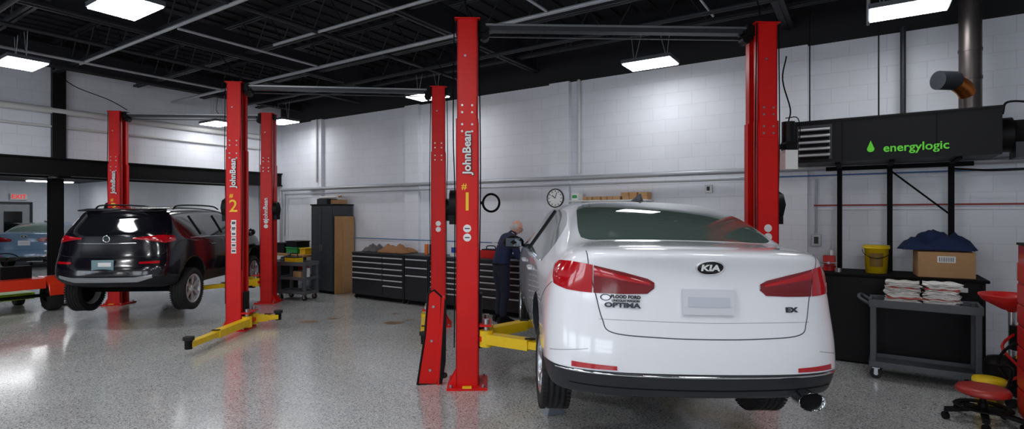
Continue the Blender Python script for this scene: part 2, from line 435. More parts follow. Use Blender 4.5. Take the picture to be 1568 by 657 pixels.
# ------------------------------------------------------------------ car body generator
COLF = [0, .38, .74, 1.0]
def make_body(name, ringR, ypR, stations, ringF, ypF, L, glass_side, glass_top, cap_glass, black_caps, mats, arches, bul=(0, .012, .06, .24), bulF=(0, .03, .12, .36), blk_side=None):
    """each ring: 15 half points; idx 0-3 bottom, 4-10 side, 11-14 top."""
    def col(i): return i if i <= 3 else (3 if i <= 11 else 14-i)
    def row(i): return 0 if i <= 3 else (i-3 if i <= 11 else 8)
    rings = [[(x, ypR[row(i)]+bul[col(i)], z) for i, (x, z) in enumerate(ringR)]]
    for y, pts in stations: rings.append([(x, y, z) for x, z in pts])
    rings.append([(x, L-ypF[row(i)]-bulF[col(i)], z) for i, (x, z) in enumerate(ringF)])
    bm = bmesh.new()
    R = []
    for rg in rings:
        right = [bm.verts.new(p) for p in rg]
        left = [bm.verts.new((-p[0], p[1], p[2])) if 0 < i < 14 else right[i] for i, p in enumerate(rg)]
        R.append((right, left))
    nR = len(R)
    for j in range(nR-1):
        for i in range(14):
            for s_ in (0, 1):
                a, b_ = R[j][s_], R[j+1][s_]
                q = [a[i], a[i+1], b_[i+1], b_[i]]
                if s_: q.reverse()
                f = bm.faces.new(q)
                mi = 0
                if i in (0, 1, 2): mi = 2
                elif glass_side(j, i) or glass_top(j, i): mi = 1
                elif mats.get('clad') and i in (3, 4): mi = 2
                elif blk_side and blk_side(j, i): mi = 2
                f.material_index = mi
    for end, (yp, bl, rgi) in enumerate(((ypR, bul, 0), (ypF, bulF, nR-1))):
        right, left = R[rgi]; src = rings[rgi]
        grid = []
        for r in range(9):
            if r == 0: rw = [left[3], left[2], left[1], right[0], right[1], right[2], right[3]]
            elif r == 8: rw = [left[11], left[12], left[13], right[14], right[13], right[12], right[11]]
            else:
                x, y, z = src[3+r]; inner = []
                for c in (-2, -1, 0, 1, 2):
                    yy = yp[r]+bl[abs(c)]
                    yy = yy if end == 0 else L-yy
                    inner.append(bm.verts.new((math.copysign(COLF[abs(c)]*x, c) if c else 0, yy, z)))
                rw = [left[3+r]]+inner+[right[3+r]]
            grid.append(rw)
        for r in range(8):
            for c in range(6):
                q = [grid[r][c], grid[r][c+1], grid[r+1][c+1], grid[r+1][c]]
                if end: q.reverse()
                f = bm.faces.new(q); f.material_index = 0
                if r in black_caps[end]: f.material_index = 2
                if cap_glass(end, r, c): f.material_index = 1
    bmesh.ops.recalc_face_normals(bm, faces=bm.faces)
    cl = bm.edges.layers.float.new('crease_edge')
    for e in bm.edges:
        if len(e.link_faces) == 2:
            a, b_ = e.link_faces
            if a.material_index != b_.material_index:
                e[cl] = .75
    for f in bm.faces: f.smooth = True
    me = bpy.data.meshes.new(name); bm.to_mesh(me); bm.free()
    for k in ('paint', 'glass', 'black'): me.materials.append(mats[k])
    ob = bpy.data.objects.new(name, me); sc.collection.objects.link(ob)
    ss = ob.modifiers.new('s', 'SUBSURF'); ss.levels = 3; ss.render_levels = 3
    cutters = []
    for (yy, zz, rr, x0) in arches:
        for sg in (-1, 1):
            cb = B(); cb.add([], [], mats['paint']); cb.mi(mats['glass']); cb.mi(mats['black'])
            cb.cyl((sg*x0, yy, zz), (sg*1.3, yy, zz), rr, mats['black'], n=56)
            cb.s = [False]*len(cb.s)
            co = cb.finish('cut', recenter=False)
            bm = bmesh.new(); bm.from_mesh(co.data); bmesh.ops.remove_doubles(bm, verts=bm.verts, dist=1e-5)
            bmesh.ops.recalc_face_normals(bm, faces=bm.faces); bm.to_mesh(co.data); bm.free()
            bo = ob.modifiers.new('b', 'BOOLEAN'); bo.operation = 'DIFFERENCE'; bo.object = co; bo.solver = 'EXACT'
            cutters.append(co)
    dg = bpy.context.evaluated_depsgraph_get(); dg.update()
    me2 = bpy.data.meshes.new_from_object(ob.evaluated_get(dg))
    bpy.data.objects.remove(ob)
    for c in cutters: bpy.data.objects.remove(c)
    me2.name = name
    bvh = BVHTree.FromPolygons([v.co for v in me2.vertices], [tuple(p.vertices) for p in me2.polygons])
    return me2, bvh

def cast(bvh, p, n, off):
    n = Vector(n).normalized(); o = Vector(p)+n*0.5
    h = bvh.ray_cast(o, -n, 1.4)
    if h[0] is None: return Vector(p)
    return h[0]+n*off
def onrear(bvh, x, z, off=.004, dx=.08):
    """frame lying on the rear surface (local X right, Y up, Z out)"""
    c = cast(bvh, (x, 0, z), (0, -1, 0), 0)
    a = cast(bvh, (x-dx, 0, z), (0, -1, 0), 0); b_ = cast(bvh, (x+dx, 0, z), (0, -1, 0), 0)
    u = cast(bvh, (x, 0, z+.03), (0, -1, 0), 0); d = cast(bvh, (x, 0, z-.03), (0, -1, 0), 0)
    ex = (b_-a).normalized(); ey = (u-d).normalized(); ez = ex.cross(ey).normalized(); ey = ez.cross(ex)
    R = Matrix((ex, ey, ez)).transposed().to_4x4()
    return Matrix.Translation(c+ez*off) @ R
def wrap(b, bvh, path, m, off=.006, nc=10, nr=3, mirror=True):
    """path: (x,y,nx,ny,zlo,zhi) control stations wrapped on the body; sides closed to give thickness"""
    st = []
    for i in range(len(path)-1):
        for j in range(nc):
            t = j/nc; st.append([path[i][k]*(1-t)+path[i+1][k]*t for k in range(6)])
    st.append(list(path[-1]))
    for sg in ((1, -1) if mirror else (1,)):
        vs = []
        for x, y, nx, ny, z0, z1 in st:
            for r in range(nr+1):
                z = z0+(z1-z0)*r/nr
                edge = r in (0, nr)
                vs.append(cast(bvh, (sg*x, y, z), (sg*nx, ny, 0), off if not edge else off*.4))
        k = nr+1
        fs = [(i*k+r, (i+1)*k+r, (i+1)*k+r+1, i*k+r+1) for i in range(len(st)-1) for r in range(nr)]
        b.add(vs, fs, m, True)
def line(b, bvh, pts, n, r, m, off=0.0, sub=6, mirror=False):
    P = spline(pts, sub)
    for sg in ((1, -1) if mirror else (1,)):
        q = [cast(bvh, (sg*p[0], p[1], p[2]), (sg*n[0], n[1], n[2]), off) for p in P]
        b.tube(q, r, m, n=6)

# ---- sedan
def bot(z, w): return [(0, z), (w*.38, z), (w*.74, z), (w, z)]
S_ringR = bot(.225, .875)+[(.90, .245), (.925, .395), (.922, .54), (.912, .66), (.888, .90), (.850, 1.03), (.80, 1.09)]+[(.745, 1.130), (.54, 1.142), (.27, 1.150), (0, 1.152)]
S_yp = [.06, .03, .0, .012, .04, .080, .058, .012, .02]
def sb(w, z0, zb=.20): return bot(zb, w-.12)+[(w-.06, zb+.04), (w-.01, zb+.20), (w, .58), (w, .72), (w-.02, z0)]
S_st = [
    (.50, bot(.21, .86)+[(.90, .24), (.935, .40), (.938, .58), (.932, .70), (.902, .93), (.838, 1.05), (.78, 1.10)]+[(.72, 1.138), (.52, 1.155), (.27, 1.163), (0, 1.166)]),
    (.60, bot(.20, .84)+[(.89, .24), (.935, .41), (.938, .58), (.934, .71), (.905, .94), (.83, 1.06), (.765, 1.12)]+[(.705, 1.15), (.52, 1.162), (.27, 1.168), (0, 1.17)]),
    (1.00, sb(.94, .955)+[(.81, 1.10), (.71, 1.27)]+[(.645, 1.325), (.49, 1.355), (.26, 1.368), (0, 1.372)]),
    (1.42, sb(.94, .965)+[(.80, 1.14), (.665, 1.365)]+[(.60, 1.418), (.45, 1.445), (.24, 1.458), (0, 1.462)]),
    (1.60, sb(.94, .965)+[(.79, 1.155), (.655, 1.385)]+[(.59, 1.433), (.45, 1.458), (.24, 1.470), (0, 1.474)]),
    (2.30, sb(.94, .965)+[(.79, 1.17), (.65, 1.395)]+[(.585, 1.445), (.45, 1.47), (.24, 1.482), (0, 1.486)]),
    (2.95, sb(.94, .955)+[(.79, 1.16), (.655, 1.375)]+[(.59, 1.425), (.45, 1.45), (.24, 1.462), (0, 1.468)]),
    (3.10, sb(.94, .95)+[(.79, 1.14), (.67, 1.34)]+[(.60, 1.392), (.45, 1.42), (.24, 1.435), (0, 1.44)]),
    (3.55, sb(.94, .94)+[(.81, 1.06), (.73, 1.16)]+[(.67, 1.20), (.50, 1.23), (.26, 1.245), (0, 1.25)]),
    (3.90, sb(.93, .91)+[(.85, .965), (.80, .99)]+[(.74, 1.01), (.54, 1.04), (.27, 1.055), (0, 1.06)]),
    (4.30, bot(.2, .78)+[(.85, .25), (.90, .40), (.905, .56), (.90, .68), (.86, .84), (.81, .895), (.76, .92)]+[(.70, .935), (.5, .955), (.25, .965), (0, .97)]),
]
S_ringF = bot(.22, .66)+[(.74, .26), (.80, .38), (.81, .52), (.80, .62), (.77, .70), (.73, .755), (.69, .785)]+[(.62, .81), (.45, .835), (.23, .85), (0, .855)]
S_ypF = [.10, .03, 0, .01, .02, .05, .09, .13, .17]
wh_sedan = wheel_mesh('sedan_wheel', .335, .215, .225, mat('alloy_silver', (190, 193, 198), .25, metal=.8), 5)

def sedan_meshes(paint, glass=GLASS):
    return make_body('body', S_ringR, S_yp, S_st, S_ringF, S_ypF, 4.85,
        lambda j, i: (3 <= j <= 8 and i in (8, 9)),
        lambda j, i: (j in (2, 3) and i in (11, 12, 13)) or (j in (8, 9) and i in (11, 12, 13)),
        lambda e, r, c: False, ((0, 1), (0, 1)),
        dict(paint=paint, glass=glass, black=mat('bumper_black', (30, 33, 40), .5)),
        [(1.08, .36, .36, .62), (3.885, .36, .375, .62)], bul=(0, .012, .055, .20),
        blk_side=lambda j, i: j == 0 and i in (3, 4))

def sedan(M, paint, lift_droop=0.0, detail=True, glass=GLASS, badge='KIA'):
    me, bvh = sedan_meshes(paint, glass)
    e = bpy.data.objects.new('sedan_car', None); sc.collection.objects.link(e); e.matrix_world = M
    bo = bpy.data.objects.new('body', me); sc.collection.objects.link(bo); bo.parent = e
    b = B(); gap = mat('panel_gap', (28, 28, 30), .8)
    if paint.name.startswith('white'): gap = mat('panel_gap_light', (70, 72, 76), .8)
    # trunk lid seam
    line(b, bvh, [(-.71, 0, 1.11), (-.695, 0, 1.0), (-.655, 0, .84), (-.62, 0, .70), (-.565, 0, .625), (-.3, 0, .605), (0, 0, .60), (.3, 0, .605), (.565, 0, .625), (.62, 0, .70), (.655, 0, .84), (.695, 0, 1.0), (.71, 0, 1.11)], (0, -1, 0), .0035, gap)
    line(b, bvh, [(-.64, 0, .70), (-.40, 0, .70), (0, 0, .695), (.40, 0, .70), (.64, 0, .70)], (0, -1, 0), .0012, gap)
    # bumper side seam
    line(b, bvh, [(.9, .40, .89), (.9, .60, .80), (.9, .72, .70)], (1, 0, 0), .003, gap, mirror=True)
    # bumper lower corner crease
    line(b, bvh, [(.80, .0, .52), (.86, .1, .50), (.9, .30, .47)], (.7, -.7, 0), .0015, gap, mirror=True)
    # doors
    line(b, bvh, [(.9, 1.62, .98), (.9, 1.60, .80), (.9, 1.50, .60), (.9, 1.48, .40), (.9, 1.55, .30), (.9, 3.2, .30), (.9, 3.32, .45), (.9, 3.34, .93)], (1, 0, 0), .003, gap, mirror=True)
    line(b, bvh, [(.9, 2.45, .30), (.9, 2.45, .60), (.9, 2.40, .95)], (1, 0, 0), .003, gap, mirror=True)
    line(b, bvh, [(.8, 2.42, .98), (.75, 2.36, 1.18), (.68, 2.3, 1.38)], (1, 0, 0), .018, BLK, mirror=True)
    line(b, bvh, [(.9, 1.15, .97), (.9, 2.2, .965), (.9, 3.5, .95)], (1, 0, .2), .006, CHROME, mirror=True)
    for y in (1.75, 2.6):
        for sg in (-1, 1):
            p = cast(bvh, (sg*.9, y, .84), (sg, 0, 0), .02); q = cast(bvh, (sg*.9, y+.2, .845), (sg, 0, 0), .02)
            b.tube(spline([p+Vector((-sg*.02, 0, 0)), p, q, q+Vector((-sg*.02, 0, 0))], 4), .012, paint)
    # tail lamps
    wrap(b, bvh, [(.320, .05, 0, -1, .895, .932), (.36, .05, 0, -1, .862, .955), (.50, .06, .0, -1, .856, .990), (.675, .06, .05, -1, .855, 1.026)], LENS2, .010, 8)
    wrap(b, bvh, [(.345, .05, 0, -1, .910, .935), (.50, .06, 0, -1, .930, .972), (.675, .06, .05, -1, .948, 1.014)], LENS, .015, 8, 2)
    wrap(b, bvh, [(.38, .05, 0, -1, .884, .894), (.67, .06, .05, -1, .885, .905)], LENSW, .014, 8, 1)
    wrap(b, bvh, [(.685, .06, .08, -1, .855, 1.028), (.78, .10, .35, -1, .857, 1.038), (.87, .2, .8, -.6, .863, 1.042), (.90, .36, 1, -.2, .885, 1.037), (.90, .48, 1, 0, .98, 1.025)], LENS, .010, 8)
    wrap(b, bvh, [(.695, .06, .1, -1, .884, .905), (.78, .10, .35, -1, .886, .91), (.84, .18, .8, -.7, .896, .918)], LENSW, .014, 6, 1)
    wrap(b, bvh, [(.695, .06, .1, -1, .925, .932), (.78, .10, .35, -1, .927, .934), (.86, .20, .8, -.7, .935, .942)], LENS2, .016, 6, 1)
    # reflectors and chrome strip
    wrap(b, bvh, [(.54, .0, 0, -1, .405, .430), (.82, .05, .3, -1, .405, .438)], LENS, .012, 6, 1)
    line(b, bvh, [(-.88, .1, .385), (-.5, 0, .38), (0, 0, .377), (.5, 0, .38), (.88, .1, .385)], (0, -1, 0), .009, CHROME, off=.003)
    line(b, bvh, [(-.80, .1, .30), (-.5, 0, .295), (0, 0, .29), (.5, 0, .295), (.80, .1, .30)], (0, -1, 0), .004, BLKM, off=.001)
    # exhaust
    Mx = T(.58, .0, .255) @ RX(90) @ Matrix.Diagonal((1.5, 1, 1, 1))
    b.lathe([(.030, -.10), (.048, -.05), (.052, .045), (.056, .05), (.048, .04), (.040, -.03)], CHROME, Mx, n=28)
    b.lathe([(0, .02), (.048, .02)], BLKM, Mx, n=24)
    # badge
    if detail:
        Mb = onrear(bvh, 0, 1.035)
        El = Matrix.Diagonal((1.15, .66, 1, 1))
        b.lathe([(0, .006), (.068, .006), (.070, -.01)], TXTB, Mb @ El, n=32)
        b.lathe([(.066, -.01), (.068, .010), (.074, .010), (.076, -.01)], HANDLE, Mb @ El, n=36)
        b.text(badge, .060, TXTW, Mb @ T(0, 0, .010) @ Matrix.Diagonal((1.2, .95, 1, 1)), .002, .002)
        if badge == 'KIA':
            b.text('OPTIMA', .048, TXTC, onrear(bvh, -.505, .787) @ Matrix.Diagonal((1.2, .8, 1, 1)), .003, .0025)
            b.text('FLOOD FORD', .028, TXTB, onrear(bvh, -.485, .838), .002, .0012)
            b.text('LINCOLN WAGON', .019, TXTB, onrear(bvh, -.485, .815), .002, .0008)
            b.lathe([(.020, -.003), (.020, .002), (.025, .002), (.025, -.003)], TXTB, onrear(bvh, -.60, .832, .003, .03) @ Matrix.Diagonal((1.3, .8, 1, 1)), n=24)
            b.text('EX', .050, TXTC, onrear(bvh, .52, .775) @ Matrix.Diagonal((1.3, .8, 1, 1)), .003, .0025)
    # plate
    Mp = onrear(bvh, 0, .82, .012)
    b.box((0, 0, 0), (.31, .155, .012), mat('licence_plate', (206, 209, 216), .4), M=Mp)
    b.box((0, 0, .007), (.25, .06, .004), mat('licence_plate_band', (190, 195, 206), .4), M=Mp)
    # shark fin
    b.add([(-.03, 1.62, 1.475), (.03, 1.62, 1.475), (.025, 1.85, 1.478), (-.025, 1.85, 1.478), (0, 1.60, 1.545), (0, 1.66, 1.54)],
          [(0, 1, 2, 3), (0, 4, 1), (1, 4, 5, 2), (0, 3, 5, 4), (2, 5, 3)], GREY, True)
    # mirrors
    for sg in (-1, 1):
        b.sphere((sg*1.03, 3.30, 1.0), (.125, .075, .08), BLK, n=16)
        b.bar((sg*.84, 3.32, .95), (sg*.98, 3.31, .975), .05, .03, BLK)
        b.box((sg*1.03, 3.235, 1.0), (.18, .01, .10), mat('mirror_glass', (150, 160, 165), .03, metal=1))
    # underbody
    b.box((0, 2.5, .24), (1.15, 3.2, .08), BLKM); b.cyl((0, 1.2, .24), (0, 3.4, .24), .04, STEEL)
    b.cyl((-.70, 1.08, .335-lift_droop), (.70, 1.08, .335-lift_droop), .04, BLKM)
    b.box((.2, .55, .24), (.55, .22, .12), STEEL); b.cyl((.5, .5, .24), (.57, .1, .25), .025, STEEL)
    for sg in (-1, 1): b.cyl((sg*.55, 1.08, .30-lift_droop), (sg*.5, 1.12, .5), .05, BLKM)
    wrap(b, bvh, [(.45, 4.8, 0, 1, .62, .70), (.70, 4.7, .5, 1, .64, .74)], CHROME, .006, 6)
    b.finish('trim', parent=e, fixn=True)
    for y in (1.08, 3.885):
        for sg in (-1, 1):
            w = bpy.data.objects.new('wheel', wh_sedan); sc.collection.objects.link(w); w.parent = e
            w.matrix_local = T(sg*.795, y, .335-lift_droop*(1 if y < 2 else .8)) @ RY(90*sg)
    return e
PW = mat('white_car_paint', (232, 234, 240), .22, coat=1.0)
sedan(T(1.18, 3.20, .385) @ RZ(2.2) @ RY(1.3) @ Matrix.Diagonal((1.03, 1, 1, 1)), PW, .18)
sedan(T(-15.7, 17.2, 0) @ RZ(22), mat('blue_car_paint', (98, 128, 158), .25, coat=1.0), 0, badge='H')
sedan(T(-7.26, 1.90, 0) @ RZ(-2), PW, 0, badge='')

# ---- small SUV
def suv(M, paint, droop):
    def bb(w, zb=.30): return bot(zb, w-.14)+[(w-.06, zb+.04), (w-.012, zb+.20), (w, .66), (w, .84), (w-.025, 1.06)]
    ringR = bot(.40, .74)+[(.80, .44), (.86, .54), (.875, .68), (.87, .80), (.84, 1.02), (.80, 1.18), (.69, 1.44)]+[(.62, 1.525), (.45, 1.555), (.23, 1.568), (0, 1.572)]
    yp = [.16, .06, .0, .01, .07, .10, .12, .33, .34]
    st = [
        (.62, bot(.30, .76)+[(.84, .34), (.885, .50), (.895, .66), (.895, .84), (.87, 1.06), (.795, 1.20), (.675, 1.46)]+[(.62, 1.54), (.46, 1.575), (.24, 1.59), (0, 1.595)]),
        (1.00, bb(.90)+[(.795, 1.22), (.665, 1.48)]+[(.61, 1.56), (.46, 1.595), (.24, 1.61), (0, 1.615)]),
        (1.55, bb(.90)+[(.795, 1.24), (.66, 1.495)]+[(.605, 1.575), (.46, 1.605), (.24, 1.62), (0, 1.625)]),
        (2.30, bb(.90)+[(.79, 1.24), (.66, 1.485)]+[(.60, 1.565), (.46, 1.60), (.24, 1.613), (0, 1.618)]),
        (2.75, bb(.90)+[(.80, 1.20), (.68, 1.42)]+[(.61, 1.51), (.46, 1.54), (.24, 1.555), (0, 1.56)]),
        (3.20, bb(.90)+[(.82, 1.12), (.74, 1.22)]+[(.68, 1.27), (.50, 1.30), (.26, 1.315), (0, 1.32)]),
        (3.45, bb(.90)+[(.84, 1.05), (.79, 1.08)]+[(.74, 1.10), (.54, 1.13), (.27, 1.145), (0, 1.15)]),
        (3.90, bot(.30, .74)+[(.82, .34), (.87, .48), (.875, .64), (.87, .80), (.83, .95), (.79, 1.0), (.74, 1.02)]+[(.68, 1.035), (.5, 1.055), (.25, 1.065), (0, 1.07)]),
    ]
    ringF = bot(.32, .66)+[(.74, .36), (.80, .48), (.81, .62), (.80, .74), (.77, .82), (.73, .88), (.69, .91)]+[(.62, .93), (.45, .95), (.23, .965), (0, .97)]
    me, bvh = make_body('body', ringR, yp, st, ringF, [.10, .03, 0, .01, .02, .05, .09, .13, .17], 4.35,
        lambda j, i: (1 <= j <= 6 and i in (8, 9)), lambda j, i: (j in (5, 6) and i in (11, 12, 13)),
        lambda e, r, c: e == 0 and r == 6 and 1 <= c <= 4, ((0, 1), (0, 1)),
        dict(paint=paint, glass=GLASSD, black=mat('cladding', (30, 32, 37), .55, spec=.3), clad=True),
        [(.87, .40, .39, .60), (3.44, .40, .39, .60)], bul=(0, .015, .07, .22))
    e = bpy.data.objects.new('suv_car', None); sc.collection.objects.link(e); e.matrix_world = M
    bo = bpy.data.objects.new('body', me); sc.collection.objects.link(bo); bo.parent = e
    b = B(); gap = mat('panel_gap', (8, 8, 9), .8)
    wrap(b, bvh, [(.36, .1, 0, -1, 1.105, 1.125), (.55, .1, 0, -1, 1.085, 1.145), (.72, .15, .4, -1, 1.06, 1.165), (.80, .25, .9, -.6, 1.04, 1.165), (.82, .44, 1, -.1, 1.07, 1.15)], LENS, .012, 8)
    wrap(b, bvh, [(.42, .1, 0, -1, 1.110, 1.118), (.75, .15, .5, -1, 1.10, 1.113)], LENSW, .018, 8, 1)
    wrap(b, bvh, [(.48, .0, 0, -1, .735, .765), (.76, .1, .4, -1, .735, .775)], LENS, .012, 6, 1)
    wrap(b, bvh, [(-.66, .1, 0, -1, .52, .57), (-.45, .02, 0, -1, .455, .535), (.45, .02, 0, -1, .455, .535), (.66, .1, 0, -1, .52, .57)], mat('skid_silver', (178, 181, 186), .35, metal=.5), .015, 8, 2, mirror=False)
    line(b, bvh, [(-.74, .2, 1.2), (-.74, .2, 1.0), (-.70, .1, .86), (0, 0, .84), (.70, .1, .86), (.74, .2, 1.0), (.74, .2, 1.2)], (0, -1, 0), .004, gap)
    line(b, bvh, [(-.42, .1, 1.045), (0, 0, 1.04), (.42, .1, 1.045)], (0, -1, 0), .006, CHROME, off=.003)
    p = cast(bvh, (0, 0, 1.11), (0, -1, 0), .006)
    b.lathe([(.040, 0), (.044, .01), (.052, .01), (.055, 0)], CHROME, Matrix.Translation(p) @ RX(90), n=28)
    for k in (-1, 0, 1): b.box(p+Vector((k*.018, -.006, 0)), (.012, .006, .05), CHROME, rot=(0, .5, 0))
    p = cast(bvh, (0, 0, .72), (0, -1, 0), .012)
    b.box(p, (.31, .012, .155), mat('licence_plate_b', (120, 150, 158), .4)); b.box(p+Vector((.03, -.008, .01)), (.18, .004, .06), TXTW)
    # spoiler
    b.add([(-.58, .36, 1.55), (.58, .36, 1.55), (.60, .62, 1.575), (-.60, .62, 1.575), (-.56, .34, 1.53), (.56, .34, 1.53), (.60, .62, 1.53), (-.60, .62, 1.53)],
          [(0, 1, 2, 3), (4, 7, 6, 5), (0, 4, 5, 1), (1, 5, 6, 2), (0, 3, 7, 4)], paint, True)
    b.tube([(-.02, .42, 1.17), (.26, .40, 1.20)], .007, BLK)
    for sg in (-1, 1):
        b.tube(spline([(sg*.60, .8, 1.57), (sg*.60, .95, 1.63), (sg*.59, 1.6, 1.645), (sg*.59, 2.2, 1.63), (sg*.60, 2.4, 1.58)], 5), .014, BLK)
        b.sphere((sg*.99, 2.95, 1.12), (.11, .07, .08), paint, n=16); b.bar((sg*.82, 2.97, 1.08), (sg*.94, 2.96, 1.1), .05, .03, BLK)
    line(b, bvh, [(.9, 1.25, 1.1), (.9, 1.2, .8), (.9, 1.28, .45), (.9, 2.8, .42), (.9, 2.95, .7), (.9, 2.97, 1.08)], (1, 0, 0), .004, gap, mirror=True)
    line(b, bvh, [(.9, 2.08, .42), (.9, 2.08, .8), (.9, 2.03, 1.1)], (1, 0, 0), .004, gap, mirror=True)
    line(b, bvh, [(.8, 2.02, 1.14), (.7, 1.97, 1.46)], (1, 0, 0), .02, BLK, mirror=True)
    line(b, bvh, [(.8, 1.22, 1.14), (.7, 1.12, 1.46)], (1, 0, 0), .02, BLK, mirror=True)
    line(b, bvh, [(.85, .85, 1.1), (.85, 1.8, 1.09), (.85, 3.0, 1.07)], (1, 0, .2), .006, CHROME, mirror=True)
    for y in (1.45, 2.25):
        for sg in (-1, 1):
            p = cast(bvh, (sg*.9, y, .96), (sg, 0, 0), .02); q = cast(bvh, (sg*.9, y+.2, .965), (sg, 0, 0), .02)
            b.tube([p, q], .012, paint)
    b.box((0, 2.2, .34), (1.1, 2.9, .1), BLKM); b.cyl((-.7, .87, .34-droop), (.7, .87, .34-droop), .04, BLKM)
    b.finish('trim', parent=e)
    for y in (.87, 3.44):
        for sg in (-1, 1):
            w = bpy.data.objects.new('wheel', wh_suv); sc.collection.objects.link(w); w.parent = e
            w.matrix_local = T(sg*.79, y, .345-droop) @ RY(90*sg)
    return e
wh_suv = wheel_mesh('suv_wheel', .345, .22, .235, mat('alloy_bright', (215, 217, 220), .3, metal=.6), 6)
suv(T(-6.11, 7.97, .26) @ RZ(5), mat('black_car_paint', (15, 14, 22), .15, coat=.45), .09)

# ------------------------------------------------------------------ two post lifts
def lift(M, a, H, arms, label, cz=.5):
    b = B(); d = .28; w = .225
    for sg in (-1, 1):
        X = sg*a
        for z0, z1, ww, dd in ((0.015, H*.73, w, d), (H*.73, H, w-.02, d-.02)):
            h = z1-z0; zc = (z0+z1)/2
            b.box((X+sg*(ww/2-.006), 0, zc), (.012, dd, h), RED)
            for k in (-1, 1):
                b.box((X, k*(dd/2-.006), zc), (ww, .012, h), RED)
                b.box((X-sg*(ww/2-.006), k*(dd/2-.04), zc), (.012, .08, h), RED)
                b.box((X-sg*(ww/2-.03), k*(dd/2-.075), zc), (.05, .01, h), RED)
            b.box((X+sg*.02, 0, zc), (.06, dd-.12, h-.02), BLKM)
        b.box((X, -d/2-.004, H*.73), (w*.8, .01, .34), RED); b.box((X, d/2+.004, H*.73), (w*.8, .01, .34), RED)
        for zz in (-.13, -.06, .06, .13):
            for xx in (-.05, .05): b.cyl((X+xx, -d/2-.009, H*.73+zz), (X+xx, -d/2-.018, H*.73+zz), .011, STEEL, n=8)
        b.cyl((X-.02, -d/2, H*.9), (X-.02, -d/2-.006, H*.9), .012, STEEL, n=8)
        # base
        b.box((X, 0, .0125), (.40, .44, .025), RED)
        for k in (-1, 1):
            b.prism([(0, 0), (.08, 0), (0, .14)], .012, RED, T(X+sg*(w/2), k*.10, .025) @ RX(90) @ (RY(180) if sg < 0 else Matrix()))
            for q in (-.16, .16): b.cyl((X+q, k*.19, .025), (X+q, k*.19, .05), .014, STEEL, n=8)
        # top bracket + pulleys
        b.box((X-sg*.03, 0, H-.05), (w+.08, d*.55, .12), BLK)
        b.box((X, 0, H+.006), (w+.03, d+.02, .012), RED)
        b.cyl((X-sg*.17, -.05, H-.13), (X-sg*.17, .05, H-.13), .05, BLK, n=20)
        b.box((X-sg*.17, 0, H-.07), (.1, .13, .03), BLK)
        # carriage with arm pins
        b.box((X-sg*(w/2+.01), 0, cz+.16), (.05, d*.55, .55), BLK)
        b.box((X-sg*(w/2+.07), 0, cz), (.12, .36, .05), RED); b.box((X-sg*(w/2+.07), 0, cz+.13), (.12, .36, .02), RED)
        for k in (-1, 1): b.cyl((X-sg*(w/2+.08), k*.13, cz-.05), (X-sg*(w/2+.08), k*.13, cz+.19), .028, STEEL, n=14)
        # lock cover
        b.cyl((X+sg*(w/2+.0), 0, 1.84), (X+sg*(w/2+.07), 0, 1.84), .15, BLK, n=8)
        b.box((X+sg*(w/2+.03), 0, 1.74), (.08, .2, .2), BLK)
        # cable down the side
        b.tube(spline([(X+sg*(w/2+.02), -.1, H), (X+sg*(w/2+.03), -.1, H*.7), (X+sg*(w/2+.012), -.11, H*.5), (X+sg*(w/2+.02), -.1, .4)], 6), .006, BLKM, n=5)
        b.tube(spline([(X-sg*(w/2+.0), -.13, H), (X-sg*(w/2+.02), -.135, H*.6), (X-sg*(w/2+.005), -.13, .9)], 6), .006, BLKM, n=5)
    # cross beam
    b.box((0, 0, H-.045), (2*a-w-.1, .10, .07), BEAMG)
    b.box((0, -.052, H-.025), (2*a-w-.1, .006, .02), STEEL)  # pale strip puts a highlight along the beam face
    b.tube([(-a+.2, .07, H-.11), (a-.2, .07, H-.11)], .008, STEEL, n=6)
    # arms
    for sg, ky, (ex, ey), z in arms:
        p0 = Vector((sg*(a-w/2-.08), ky*.13, z)); p1 = Vector((ex, ey, z))
        mid = p0.lerp(p1, .58)
        b.bar(p0, mid, .12, .10, YEL); b.bar(p0.lerp(p1, .3)+Vector((0, 0, .0)), p1, .09, .07, YEL)
        b.cyl(p1+Vector((0, 0, -.05)), p1+Vector((0, 0, .07)), .045, BLK, n=16); b.cyl(p1+Vector((0, 0, .06)), p1+Vector((0, 0, .10)), .065, RUB, n=18)
        b.cyl(p0+Vector((0, 0, -.08)), p0+Vector((0, 0, .08)), .07, YEL, n=18)
        b.box(mid+Vector((0, 0, .055)), (.1, .04, .01), BLK)
    # lettering
    for X in (-a,):
        b.text('JohnBean', .115, TXTB, T(X+.004, -d/2-.014, 2.36) @ REARTXT @ RZ(90), .001, .007)
        b.text('JohnBean', .115, TXTW, T(X, -d/2-.017, 2.36) @ REARTXT @ RZ(90), .001, .003)
        b.text(label, .26, TXTY, T(X, -d/2-.004, 1.86) @ REARTXT, .001, .002)
        b.text('#', .09, TXTY, T(X-.03, -d/2-.004, 2.02) @ REARTXT, .001, .001)
        b.cyl((X, -d/2, 1.60), (X, -d/2-.004, 1.60), .04, TXTW, n=18); b.cyl((X, -d/2, 1.51), (X, -d/2-.004, 1.51), .04, TXTW, n=18)
        b.box((X, -d/2-.004, 1.60), (.05, .004, .01), TXTB); b.box((X, -d/2-.004, 1.51), (.05, .004, .01), TXTB)
    if label == '3': b.text('JohnBean', .115, TXTW, T(a, -d/2-.017, 1.85) @ REARTXT @ RZ(90), .001, .003)
    for k in (0, 1): b.cyl((a+.0, -d/2, 1.60-.09*k), (a, -d/2-.004, 1.60-.09*k), .04, TXTW, n=18)
    if label == '2':
        for i in range(6): b.box((-a+.005, -d/2-.003, 1.62-i*.085), (.07, .004, .075), TXTW); b.box((-a+.005, -d/2-.006, 1.62-i*.085), (.05, .002, .03), GREY)
    else:
        b.box((-a, -.2, .03), (.09, .05, .012), TXTY)
